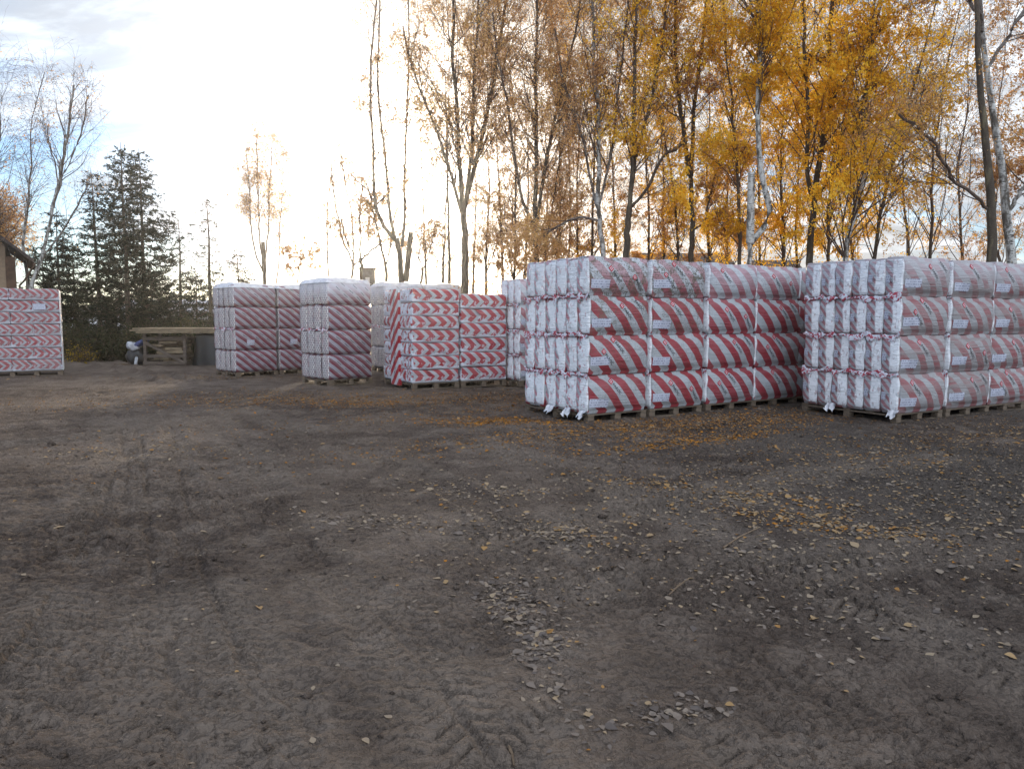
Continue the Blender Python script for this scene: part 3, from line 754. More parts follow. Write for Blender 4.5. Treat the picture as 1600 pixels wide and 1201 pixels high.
def blob(name, loc, size, mat, seed, label, cat, rz=0.0, tilt=0.0):
    rg = np.random.default_rng(seed); n, m_ = 22, 14; U, Vv = np.meshgrid(np.linspace(0, 2 * math.pi, n, endpoint=False), np.linspace(.001, math.pi - .001, m_))
    a = rg.random(6) * 6.28; k = 1 + .14 * np.sin(3 * U + a[0]) * np.sin(2 * Vv + a[1]) + .10 * np.sin(5 * U + a[2] + 3 * Vv) + .05 * np.sin(11 * U + 7 * Vv + a[3])
    sp = lambda q: np.sign(q) * np.abs(q) ** .75
    P = np.stack([sp(np.cos(U) * np.sin(Vv)) * k * size[0], sp(np.sin(U) * np.sin(Vv)) * k * size[1], sp(np.cos(Vv)) * k * size[2]], -1)
    i = np.arange(n * m_).reshape(m_, n); j = np.roll(i, -1, 1)
    me = mesh_np(name, P, np.stack([i[:-1], i[1:], j[1:], j[:-1]], -1).reshape(-1, 4), smooth=True)
    o = link(name, me, mat, loc=loc); o.rotation_euler = (0, tilt, rz); tag(o, label, cat); return o
M_SACKW = plain('white_sack', (.42, .43, .46), .6, .3, .25, 8); M_SACKB = plain('blue_sack', (.07, .09, .22), .5, .3, .3, 8)
blob('white_sack', along(cr, CRZ2, -.50, .35) + Vector((0, 0, .66)), (.22, .2, .14), M_SACKW, 1, 'crumpled dirty white sack slumped off the left end of the crate', 'sack', .4, .35)
blob('blue_sack', along(cr, CRZ2, -.20, .35) + Vector((0, 0, .80)), (.26, .2, .09), M_SACKB, 2, 'dark blue plastic sack draped over the crate corner', 'sack', .1, -.5)
blob('debris_bag', along(cr, CRZ2, -.42, .45) + Vector((0, 0, .29)), (.30, .28, .29), M_TARP, 3, 'dark rubbish bag on the ground below the white sack', 'bag', .2)
blob('white_rag', along(cr, CRZ2, -.28, .02) + Vector((0, 0, .13)), (.05, .05, .17), M_SACKW, 4, 'pale strip of plastic hanging to the ground at the crate foot', 'rag', .2, .2)
for k, (dx_, dy_, l, lb) in enumerate(((-.75, .0, .5, 'pale broken lath lying left of the dark rubbish bag'), (-.62, -.12, .35, 'short pale stick lying before the dark rubbish bag'), (-.9, .25, .6, 'long grey stick on the mud beyond the rubbish bag'))):
    o = MB().box((0, 0, 0), (l, .05, .03)).build('loose_stick', M_OFFCUT); o.location = along(cr, CRZ2, dx_, dy_) + Vector((0, 0, .045)); o.rotation_euler = (0, .06, .3 + k); tag(o, lb, 'stick')


# ================================================================== TREES
def unit(v): return v / np.maximum(np.linalg.norm(v, axis=-1, keepdims=True), 1e-9)
def tubes(P, Rr, S):                                            # batch of polylines -> verts, quads, radius
    N, K, _ = P.shape
    T = np.empty_like(P); T[:, 1:-1] = P[:, 2:] - P[:, :-2]; T[:, 0] = P[:, 1] - P[:, 0]; T[:, -1] = P[:, -1] - P[:, -2]; T = unit(T)
    ref = np.where(np.abs(T[..., 2:3]) > .9, np.array([1., .2, 0]), np.array([0, 0, 1.])); U = unit(np.cross(T, ref)); Wv = np.cross(T, U)
    a = np.arange(S) * 2 * math.pi / S
    V = P[:, :, None] + (U[:, :, None] * np.cos(a)[:, None] + Wv[:, :, None] * np.sin(a)[:, None]) * Rr[:, :, None, None]
    i = np.arange(N * K * S).reshape(N, K, S); j = np.roll(i, -1, 2)
    Fq = np.stack([i[:, :-1], j[:, :-1], j[:, 1:], i[:, 1:]], -1).reshape(-1, 4)
    return V.reshape(-1, 3), Fq, np.repeat(Rr.reshape(-1), S)
def sample(P, Rr, ii, t):
    K = P.shape[1]; f = t * (K - 1); k = np.minimum(f.astype(int), K - 2); u = (f - k)[:, None]
    a, b = P[ii, k], P[ii, k + 1]; return a * (1 - u) + b * u, unit(b - a), Rr[ii, k] * (1 - u[:, 0]) + Rr[ii, k + 1] * u[:, 0]
def spawn(P, Rr, n, t0, t1, ang, asd, length, lsd, K, up, wig, rg, rfac=.5, rmax=1, taper=True, tip=.25):
    N = P.shape[0]; ii = rg.integers(0, N, n) if np.isscalar(n) else np.repeat(np.arange(N), n); M_ = len(ii)
    t = rg.uniform(t0, t1, M_); p, T, r = sample(P, Rr, ii, t)
    rnd = unit(np.cross(T, rg.standard_normal((M_, 3)))); a = (ang + asd * rg.standard_normal(M_))[:, None]
    d = np.cos(a) * T + np.sin(a) * rnd
    L = length(t) if callable(length) else np.full(M_, length); L = L * np.exp(lsd * rg.standard_normal(M_)); st = (L / (K - 1))[:, None]
    out = np.empty((M_, K, 3)); out[:, 0] = p
    for k in range(1, K):
        u = up(k / (K - 1)) if callable(up) else up
        d = unit(d + np.array([0, 0, 1.]) * u + wig * rg.standard_normal((M_, 3))); out[:, k] = out[:, k - 1] + d * st
    r0 = np.minimum(r * rfac, rmax); rad = r0[:, None] * np.linspace(1, tip, K)
    return out, rad
def leaf_quads(C, size, rg, droop=.6, asp=.62):
    n = len(C); d = unit(rg.standard_normal((n, 3)) + np.array([0, 0, -droop * 2])); s = unit(np.cross(d, rg.standard_normal((n, 3))))
    L = (size * np.exp(.25 * rg.standard_normal(n)))[:, None]; nrm = np.cross(d, s)
    a = C; b = C + d * L * .45 + s * L * asp * .5 + nrm * L * .08; c = C + d * L; e = C + d * L * .45 - s * L * asp * .5 + nrm * L * .08
    V = np.stack([a, b, c, e], 1).reshape(-1, 3); return V, np.arange(4 * n).reshape(n, 4)

def bark_material(name, white):
    m, g = newmat(name); p = g.node('ShaderNodeTexCoord').outputs['Object']; r = g.attr('rad')['Fac']
    n = g.noise(g.scale(p, (3, 3, 1.2)), 2.2, 5, .65, .5); dash = g.noise(g.scale(p, (9, 9, 48)), 1.0, 3, .6); f = g.noise(p, 30, 4, .6)
    dark = g.mix(f, (.060, .040, .032), (.14, .095, .075))
    wcol = g.mix(g.ss(dash, .56, .64), (.50, .49, .46), (.06, .05, .045)); wcol = g.mix(g.ss(n, .44 + (.0 if white else -.10), .60), wcol, (.10, .085, .07))
    c = g.mix(g.ss(r, .022, .055), dark, wcol if white else g.mix(g.ss(n, .45, .7), (.07, .055, .042), g.mix(f, (.11, .09, .06), (.20, .165, .10))))
    g.out(c, .85, g.bump(g.m('ADD', n, f), .6, .03), .15); return m
M_BIRCH, M_BARK = bark_material('birch_bark', True), bark_material('brown_bark', False)
def leaf_material(name, stops, tr=.5):
    m, g = newmat(name); t = g.attr('tint')['Fac']; c = g.ramp(t, stops)
    d = g.node('ShaderNodeBsdfDiffuse', {'Color': c}); tl = g.node('ShaderNodeBsdfTranslucent', {'Color': c}); mx = g.node('ShaderNodeMixShader', {0: tr, 1: d.outputs[0], 2: tl.outputs[0]})
    g.nt.links.new(mx.outputs[0], g.node('ShaderNodeOutputMaterial').inputs[0]); return m
M_GOLD = leaf_material('golden_leaf', [(0, (.50, .24, .03)), (.35, (.82, .44, .035)), (.7, (.93, .60, .06)), (1, (.92, .69, .13))], .58)
M_RUST = leaf_material('rust_leaf', [(0, (.34, .17, .09)), (.4, (.56, .31, .13)), (.75, (.70, .42, .15)), (1, (.80, .54, .18))])
M_GREEN = leaf_material('yellowgreen_leaf', [(0, (.16, .12, .016)), (.5, (.34, .22, .022)), (1, (.42, .30, .05))])
M_NEEDLE = leaf_material('spruce_needle', [(0, (.008, .014, .009)), (.6, (.018, .028, .014)), (1, (.034, .042, .020))], .12)
M_BUSH = leaf_material('bush_leaf', [(0, (.020, .026, .014)), (.6, (.045, .05, .024)), (1, (.10, .085, .03))], .35)

def finish_tree(name, base, parts, leaves, lab, cat, group, bark, lmat, seed):
    root = empty(name, base, 0, lab, cat, group); b = np.array(base)
    V, Fq, Rd, o = [], [], [], 0
    for P, Rr, S in parts:
        v, f, r = tubes(P - b, Rr, S); V.append(v); Fq.append(f + o); Rd.append(r); o += len(v)
    me = mesh_np('trunk', np.concatenate(V), np.concatenate(Fq), {'rad': ('POINT', 'FLOAT', np.concatenate(Rd))}, smooth=True)
    link('trunk', me, bark, root)
    if leaves is not None and len(leaves[0]):
        C, size, droop = leaves; rg = np.random.default_rng(seed + 5); v, f = leaf_quads(C - b, size, rg, droop)
        tint = np.clip(rg.random(len(f)) * .6 + .4 * (np.sin(C[:, 0] * 2.1) * np.sin(C[:, 2] * 1.7 + 1) * .5 + .5), 0, 1)
        me = mesh_np('crown', v, f, {'tint': ('FACE', 'FLOAT', tint)}); link('crown', me, lmat, root)
    return root

def birch(lab, Y, stems, r0, leafn=6000, lmat=None, bark=None, leaf=.055, seed=0, prim=2.6, plen=2.4, low=.25, group='autumn birches behind the stacks', wob=.10, snag=(), leafz=None, cat='tree', name='birch_tree', twf=1.0):
    """stems: polylines of (px, py) seen at distance Y; the first one starts at the root"""
    rg = np.random.default_rng(seed); parts = []; SP_, SR_ = [], []
    ln0 = None
    for si, st in enumerate(stems):
        pts = np.array([atd(px, py, Y) for px, py in st]); K = 16
        s = np.concatenate([[0], np.cumsum(np.linalg.norm(np.diff(pts, axis=0), axis=1))]); t = np.linspace(0, s[-1], K)
        P = np.stack([np.interp(t, s, pts[:, k]) for k in range(3)], 1)
        for _ in range(1): P[1:-1] = (P[:-2] + 2 * P[1:-1] + P[2:]) / 4
        if si == 0: P[0, 2] = -.05; z0 = None
        dy = np.cumsum(rg.standard_normal(K)) * wob * (0 if si == 0 and len(stems) > 1 else 1); dy -= dy[0]; P[:, 1] += dy
        P[:, 0] += np.concatenate([[0], rg.standard_normal(K - 1) * .012])
        z = np.clip(P[:, 2], 0, 99); hmax = 14.0
        ra = (r0[si] if isinstance(r0, (list, tuple)) else r0) * .74
        rad = ra * np.clip(1 - .80 * (z - z[0]) / max(9.5, 1), .16, 1)
        if si == 0: rad[0] *= 1.35; rad[1] *= 1.12
        SP_.append(P); SR_.append(rad)
    P1 = np.stack(SP_); R1 = np.stack(SR_); parts.append((P1, R1, 9))
    for (a, b, r) in snag:
        pa, pb = np.array(atd(*a, Y)), np.array(atd(*b, Y)); Q = np.linspace(pa, pb, 6)[None]; parts.append((Q, np.linspace(r, r * .8, 6)[None], 8))
    live = np.arange(len(stems)) if len(stems) == 1 else np.arange(1, len(stems))
    Pl, Rl = P1[live], R1[live]
    Ls = np.linalg.norm(np.diff(Pl, axis=1), axis=2).sum(1); n1 = np.maximum(4, (Ls * prim)).astype(int)
    n1 = (n1 * 1.9).astype(int); B1, RB1 = spawn(Pl, Rl, n1, low, .98, R(33), .2, lambda t: plen * .86 * (1.15 - .70 * t), .32, 8, lambda k: .10 - .12 * k, .09, rg, .36, .024)
    B2, RB2 = spawn(B1, RB1, np.full(len(B1), max(2, int(4 * twf))), .2, .98, R(42), .25, lambda t: plen * .42 * (1.1 - .5 * t), .3, 6, lambda k: -.02 - .10 * k, .13, rg, .55, .014)
    B3, RB3 = spawn(B2, RB2, np.full(len(B2), max(2, int(4 * twf))), .1, 1.0, R(45), .3, plen * .20, .35, 5, lambda k: -.12 - .16 * k, .16, rg, .7, .0055, tip=.5)
    RB2 = np.maximum(RB2, .0035); RB3 = np.maximum(RB3, .0026)
    parts += [(B1, RB1, 5), (B2, RB2, 3), (B3, RB3, 3)]
    nl = int(leafn * (LM if lmat is not M_GOLD else 1.0)); leaf = leaf * (.92 if lmat is not M_GOLD else 1.02); i3 = rg.integers(0, len(B3), nl)
    if leafz is not None:                                       # leaf density by height
        zz = B3[:, 2, 2]; dens = np.clip(np.interp(zz, *leafz), 0, None) + 1e-4
        clump = .25 + 1.5 * np.clip(.5 + fbm(B3[:, 2, 0] * 1.0, zz, 1.2, 2, seed * 3.1) * 1.6, 0, 1); hb = np.clip((zz / .8).astype(int), 0, 39); hc = np.bincount(hb, minlength=40); hc = np.convolve(hc, np.ones(3) / 3, 'same'); dens = dens * clump ** 1.3 / (hc[hb] + .30 * hc.max())
        i3 = rg.choice(len(B3), nl, p=dens / dens.sum())
    C, _, _ = sample(B3, RB3, i3, rg.random(nl)); C = C + rg.standard_normal((nl, 3)) * .035
    C = C[C[:, 2] > .3]
    base = Vector((float(P1[0, 0, 0]), float(P1[0, 0, 1]), 0))
    return finish_tree(name, base, parts, (C, leaf, .6), lab, cat, group, bark or M_BARK, lmat or M_RUST, seed)

LM = 1.75
LZ_GOLD = ([0, 2, 3, 4.5, 6, 9, 14], [1.6, 2.1, 1.9, 1.2, 1.0, .75, .4])
LZ_LOW = ([0, 2, 3.2, 4.5, 6, 9, 14], [1.6, 2.2, 1.9, 1.1, .65, .55, .3])
LZ_TOP = ([0, 2, 4, 6, 9, 14], [.12, .25, .45, .9, 1.0, .8])
birch('pollarded birch with a sideways elbow limb, standing in front of the glowing sun', 24, [[(628, 480), (627, 440), (625, 400), (619, 372)], [(621, 380), (606, 360), (590, 350), (585, 330), (583, 250), (578, 150), (582, 60), (588, 0), (590, -110)], [(618, 375), (608, 335), (606, 290), (600, 230), (592, 190), (590, 100), (595, 0), (596, -90)], [(628, 385), (632, 320), (632, 260), (636, 180), (640, 100), (640, 0), (642, -110)]],
      [.17, .085, .075, .07], 8500, M_RUST, leaf=.05, seed=21, prim=3.0, plen=1.4, low=.12, snag=(((634, 440), (642, 363), .10),), leafz=([0, 2, 3, 6, 14], [.1, .3, .6, 1, 1]))
birch('big sparse birch fanning into many stems just right of the sun', 22, [[(727, 480), (727, 440), (727, 380), (724, 325)], [(722, 330), (716, 250), (714, 160), (706, 90), (710, 0), (708, -120)], [(725, 330), (745, 250), (766, 170), (775, 100), (790, 0), (800, -100)], [(722, 335), (700, 260), (678, 190), (660, 150), (640, 90), (625, 30)], [(726, 330), (738, 230), (742, 120), (750, 0), (754, -120)]],
      [.20, .10, .10, .07, .08], 17000, M_RUST, leaf=.05, seed=22, prim=2.6, plen=2.3, low=.12, leafz=([0, 2, 3, 6, 9, 14], [.8, 1.0, .9, .8, .9, .7]))
birch('slim birch with one tall straight stem left of the big fanning birch', 25.5, [[(702, 480), (703, 400), (700, 250), (697, 150), (694, 60), (690, -80)]], .10, 4500, M_RUST, leaf=.05, seed=23, plen=1.6, low=.3, leafz=LZ_TOP)
birch('dark birch forking low over the left corner of the middle row', 21, [[(838, 480), (838, 440), (838, 390), (837, 345)], [(837, 350), (838, 230), (838, 120), (840, 0), (842, -130)], [(838, 352), (858, 230), (880, 130), (900, 50), (915, -60)], [(837, 355), (818, 330), (803, 250), (795, 180), (780, 110), (770, 30)]],
      [.15, .09, .07, .06], 12000, M_RUST, leaf=.05, seed=24, plen=2.1, low=.15, leafz=([0, 2, 3.5, 6, 9, 14], [1.1, 1.3, .8, .6, .7, .6]))
birch('thin leaning sapling beside the dark low forking birch', 23, [[(845, 480), (850, 400), (862, 330), (868, 290), (880, 220), (895, 130)]], .06, 4200, M_RUST, leaf=.05, seed=25, plen=1.6, low=.15, leafz=LZ_LOW)
birch('leaning birch with white lower trunk and a long low limb to the left', 20, [[(946, 480), (944, 420), (940, 370), (934, 322)], [(934, 325), (935, 200), (932, 120), (928, 40), (925, -120)], [(933, 325), (915, 240), (895, 170), (880, 120), (868, 40)], [(937, 345), (915, 338), (890, 342), (865, 355), (850, 365)], [(935, 325), (955, 240), (965, 150), (975, 40), (980, -60)]],
      [.13, .085, .05, .045, .05], 13000, M_RUST, M_BIRCH, leaf=.052, seed=26, plen=2.0, low=.12, leafz=LZ_LOW)
birch('yellow leaved birch with a crooked elbow branch, behind the mould stained bags', 19, [[(978, 480), (978, 430), (980, 370), (984, 322)], [(984, 325), (990, 250), (992, 150), (995, 60), (995, -120)], [(985, 325), (1008, 302), (1022, 272), (1030, 247), (1050, 240), (1066, 226)], [(983, 330), (1000, 220), (1020, 160), (1040, 60), (1050, -80)]],
      [.16, .08, .055, .06], 15000, M_GOLD, leaf=.055, seed=27, plen=2.0, low=.12, leafz=LZ_LOW)
birch('upright brown birch splitting into two tall stems, thin rust leaves', 20, [[(1078, 480), (1080, 420), (1082, 340), (1078, 270)], [(1076, 275), (1065, 200), (1057, 100), (1050, 0), (1048, -120)], [(1080, 275), (1085, 160), (1095, 90), (1105, 0), (1110, -120)], [(1082, 360), (1098, 352), (1106, 335), (1112, 300), (1125, 250)]],
      [.14, .085, .08, .04], 13500, M_RUST, leaf=.052, seed=28, plen=2.1, low=.15, leafz=LZ_LOW)
birch('slender birch leaning left between the elbow birch and the two stemmed birch', 23, [[(1060, 480), (1060, 400), (1054, 310), (1036, 200), (1022, 120), (1010, 0)]], .08, 9000, M_GOLD, leaf=.055, seed=29, plen=1.9, low=.12, leafz=LZ_LOW)
birch('white birch with a sawn off stump and a zigzag limb carrying its crown', 17, [[(1170, 480), (1171, 440), (1172, 400), (1172, 375)], [(1172, 380), (1194, 357), (1213, 337), (1206, 322), (1189, 305), (1184, 250), (1184, 150), (1188, 60), (1190, -120)]],
      [.10, .095], 17000, M_GOLD, M_BIRCH, leaf=.058, seed=30, plen=2.3, low=.32, prim=3.4, snag=(((1172, 380), (1174, 270), .095),), leafz=LZ_GOLD, wob=.04)
birch('dark slim trunk close left of the sawn off white birch', 18.5, [[(1157, 480), (1157, 380), (1155, 250), (1148, 130), (1140, 0), (1135, -80)]], .085, 14000, M_GOLD, leaf=.056, seed=31, plen=2.2, low=.15, leafz=LZ_GOLD)
birch('dense golden birch with a dark mossy trunk behind the gap between the rows', 18, [[(1262, 480), (1264, 420), (1268, 350), (1274, 300)], [(1274, 305), (1290, 200), (1298, 100), (1300, 0), (1302, -120)], [(1271, 315), (1256, 270), (1250, 190), (1246, 90), (1240, -40)], [(1274, 310), (1300, 270), (1330, 200), (1345, 110)]],
      [.15, .10, .07, .05], 24000, M_GOLD, leaf=.058, seed=32, plen=2.3, low=.08, leafz=LZ_GOLD)
birch('golden birch with a slender grey trunk curving right then straight up', 17, [[(1318, 480), (1320, 400), (1328, 335), (1347, 300), (1352, 220), (1358, 150), (1365, 60), (1370, -90)]], .105, 20000, M_GOLD, M_BIRCH, leaf=.058, seed=33, plen=2.3, low=.12, prim=4.2, leafz=LZ_GOLD)
birch('birch leaning far right across the pale sky, golden low leaves', 18.5, [[(1366, 480), (1369, 400), (1384, 330), (1405, 230), (1430, 150), (1460, 60), (1480, -60)]], .085, 6500, M_GOLD, leaf=.055, seed=34, plen=2.2, low=.12, prim=3.2, leafz=LZ_LOW)
birch('golden birch set back between the mossy trunk and the curving grey trunk', 22, [[(1292, 480), (1300, 380), (1310, 250), (1312, 120), (1314, -80)]], .09, 16000, M_GOLD, leaf=.058, seed=35, plen=2.3, low=.1, prim=3.6, leafz=LZ_GOLD)
birch('golden birch set far back behind the zigzag limb', 23, [[(1222, 480), (1224, 380), (1220, 250), (1228, 120), (1232, -80)]], .09, 16000, M_GOLD, leaf=.058, seed=36, plen=2.4, low=.1, prim=3.4, leafz=LZ_GOLD)
birch('thick dark birch with long bare limbs over the dusty stack', 15, [[(1544, 490), (1547, 430), (1552, 350), (1548, 300), (1540, 220), (1532, 150), (1528, 60), (1525, -80)], [(1550, 330), (1520, 312), (1480, 275), (1440, 222), (1400, 180)]],
      [.165, .045], 1300, M_RUST, leaf=.052, seed=37, plen=2.3, low=.08, leafz=([0, 2, 4, 6, 9], [.8, 1, .8, .9, .8]))
birch('tall white birch bending left at the right edge, beside the thick dark birch', 15.5, [[(1592, 490), (1583, 420), (1573, 340), (1568, 270), (1556, 200), (1541, 120), (1533, 50), (1528, -100)], [(1573, 335), (1592, 300), (1625, 275), (1660, 240)], [(1540, 115), (1560, 70), (1590, 20), (1620, -40)], [(1536, 70), (1520, 40), (1495, -20)]],
      [.165, .06, .05, .05], 9500, M_RUST, M_BIRCH, leaf=.052, seed=38, plen=2.0, low=.25, leafz=([0, 2, 4, 6, 9], [.5, .8, .9, .9, .8]), wob=.05)
birch('rusty birch set back between leaning birch and thick dark birch', 20, [[(1450, 480), (1455, 400), (1450, 300), (1470, 180), (1490, 60), (1500, -60)]], .08, 2600, M_RUST, leaf=.052, seed=39, plen=2.2, low=.12, leafz=LZ_LOW)
birch('birch half outside the right edge with drooping rust leaves', 17, [[(1655, 480), (1650, 400), (1660, 250), (1650, 100), (1640, -60)]], .11, 9500, M_RUST, M_BIRCH, leaf=.054, seed=40, plen=2.6, low=.12, leafz=LZ_TOP)
birch('thin birch set back between the big fanning birch and the low forking birch', 27, [[(785, 480), (786, 400), (780, 300), (775, 200), (768, 90), (760, -40)]], .09, 9000, M_RUST, leaf=.052, seed=41, plen=2.2, low=.08, leafz=LZ_LOW)
birch('thin birch set back behind the leaning white footed birch', 26, [[(905, 480), (903, 400), (900, 300), (905, 180), (910, 50), (915, -60)]], .08, 8000, M_RUST, leaf=.052, seed=42, plen=2.2, low=.08, leafz=LZ_LOW)
birch('thin rust birch set back behind the crooked elbow branch', 25, [[(1012, 480), (1014, 380), (1008, 260), (1005, 140), (1010, 20), (1015, -60)]], .08, 8500, M_RUST, leaf=.052, seed=43, plen=2.2, low=.08, leafz=LZ_LOW)
GB = 'thin birches of the back row'
for k, (px, Y, n_, gold, lb) in enumerate((
        (668, 29, 4200, 0, 'thin back row birch between the slim straight birch and the short pollard'), (757, 28, 6500, 0, 'thin back row birch just right of the big fanning birch'),
        (818, 28, 6500, 0, 'thin back row birch just left of the low forking birch'), (690, 27, 3800, 0, 'thin back row birch hidden between the slim straight birch and the big fanning birch'), (738, 30, 5000, 0, 'thin back row birch seen among the stems of the big fanning birch'),
        (802, 25, 6000, 0, 'thin back row birch right behind the far stack tops, left of the low forking birch'), (852, 29, 6000, 0, 'thin back row birch right of the low forking birch'), (888, 29, 6000, 0, 'thin back row birch over the white end of the middle row, farther back'),
        (872, 25, 7500, 0, 'thin back row birch above the white end of the middle row'),
        (924, 24, 7500, 1, 'thin golden back row birch left of the leaning white footed birch'), (961, 26, 7500, 0, 'thin back row birch between leaning white footed birch and elbow branch birch'),
        (1036, 26, 8500, 1, 'thin golden back row birch left of the leaning slender birch'), (1108, 24, 9000, 1, 'thin golden back row birch right of the two stemmed birch'),
        (1136, 26, 9000, 1, 'thin golden back row birch left of the dark slim trunk'), (1190, 26, 9000, 1, 'thin golden back row birch hidden behind the sawn off birch'),
        (1246, 26, 9500, 1, 'thin golden back row birch left of the mossy trunk'), (1342, 24, 9500, 1, 'thin golden back row birch right of the curving grey trunk'),
        (1418, 25, 4500, 1, 'thin golden back row birch over the white ended right stack'), (1506, 24, 2200, 0, 'thin back row birch left of the thick dark birch'), (1566, 23, 3500, 0, 'thin back row birch seen between the two right edge birches'))):
    j = [((k * 37) % 19) - 9, ((k * 53) % 23) - 11, ((k * 71) % 27) - 13]
    birch(lb, Y, [[(px, 480), (px + j[0] * .4, 400), (px + j[0], 280), (px + j[1], 150), (px + j[2], 20), (px + j[2] * 1.3, -90)]], .085, n_, M_GOLD if gold else M_RUST, leaf=.052, seed=200 + k, plen=1.9, low=.06, prim=2.6, leafz=LZ_LOW, group=GB)
# small sunlit trees left of the sun
GS = 'small bare trees left of the sun'
birch('bare small tree with one upright stem left of the sun, farthest left of its clump', 28, [[(513, 480), (513, 400), (512, 340), (516, 262)]], .055, 900, leaf=.05, seed=51, plen=1.0, low=.3, group=GS, twf=.7)
birch('small tree with crossing curved stems between single stem and pollard stump', 27, [[(545, 480), (550, 440), (552, 410)], [(552, 415), (535, 370), (525, 320), (517, 255)], [(552, 412), (550, 360), (540, 300), (528, 235)], [(553, 415), (580, 395), (600, 380)]], [.08, .05, .045, .04], 2600, leaf=.05, seed=52, plen=1.2, low=.2, group=GS, twf=.8)
birch('small pollarded tree with a straight reddish shoot beside the grey box', 26, [[(562, 480), (564, 440), (564, 405)], [(564, 410), (566, 350), (569, 270)], [(564, 408), (545, 385), (530, 340)], [(565, 408), (572, 380), (576, 330)]], [.11, .045, .035, .03], 2600, leaf=.05, seed=53, plen=1.1, low=.2, group=GS, twf=.8)
birch('small forked pollard just left of the elbow limbed birch', 25, [[(604, 480), (604, 440), (602, 410)], [(602, 415), (597, 385), (590, 340), (580, 300)], [(604, 412), (608, 385), (612, 350), (618, 320)]], [.10, .055, .045], 2600, leaf=.05, seed=54, plen=1.0, low=.2, group=GS, twf=.8)
birch('short knobbly pollard between sun birch and slim straight birch', 26, [[(659, 480), (658, 445), (660, 420)], [(660, 425), (668, 390), (675, 340)], [(660, 425), (652, 395), (655, 350)]], [.08, .04, .035], 2500, leaf=.05, seed=55, plen=1.2, low=.1, group=GS)
birch('topped birch with four slim upright stems alone against the bright sky', 36, [[(413, 470), (413, 440), (413, 420)], [(412, 425), (398, 402), (391, 350), (388, 290), (382, 232)], [(412, 418), (405, 370), (405, 300), (402, 222)], [(413, 415), (420, 360), (420, 290), (424, 215)]], [.16, .055, .06, .06], 4200, leaf=.07, seed=56, plen=1.45, low=.25, prim=4, group=GS, snag=(((413, 425), (411, 378), .11),), wob=.05, leafz=([0, 4, 6, 8, 10], [.15, .3, .8, 1.2, 1.2]))
birch('single slim birch stem beside the topped four stemmed birch', 36.5, [[(428, 470), (431, 420), (436, 340), (439, 280), (442, 222)]], .065, 1100, leaf=.075, seed=57, plen=1.05, low=.35, prim=4, group=GS, leafz=([0, 4, 6, 8, 10], [.1, .3, .8, 1.2, 1.2]))
birch('low orange leaved shrub beside the topped birch', 34, [[(462, 470), (464, 450), (466, 430)], [(466, 440), (450, 410), (440, 380)], [(466, 440), (480, 405), (490, 378)], [(466, 436), (468, 400), (472, 375)]], [.05, .03, .03, .03], 380, M_RUST, leaf=.13, seed=58, plen=.9, low=.1, group=GS, cat='shrub', name='autumn_shrub', twf=.6)
# bare birches on the left
GL = 'bare birches above the spruces'
birch('bare white birch with one slender stem left of the forked white birch', 32, [[(46, 480), (45, 440), (37, 385), (48, 310), (51, 250), (48, 205), (55, 165), (66, 112)]], .13, 200, None, M_BIRCH, leaf=.07, seed=61, plen=2.0, low=.35, prim=2.4, group=GL, wob=.05)
birch('bare white birch leaning right above the small dark spruce', 30, [[(46, 480), (50, 440), (66, 400), (82, 330)], [(80, 335), (92, 285), (97, 235), (102, 170), (106, 128)], [(84, 325), (100, 270), (125, 210), (140, 150)], [(60, 410), (90, 370), (120, 320), (135, 285)], [(90, 290), (78, 230), (70, 195)]], [.14, .09, .05, .05, .035], 260, None, M_BIRCH, leaf=.07, seed=62, plen=2.2, low=.2, prim=2.6, group=GL, wob=.06)
birch('bare tree reaching in from the left edge above the house', 28, [[(-45, 480), (-42, 380), (-35, 300), (-30, 200), (-25, 100)]], .13, 250, None, M_BARK, leaf=.06, seed=63, plen=3.2, low=.2, prim=3, group=GL)
birch('dense twiggy brown tree behind the house roof', 38, [[(8, 480), (8, 420), (6, 370), (5, 330)]], .15, 5000, None, M_BARK, leaf=.09, seed=64, plen=2.6, low=.3, prim=8, group=GL)

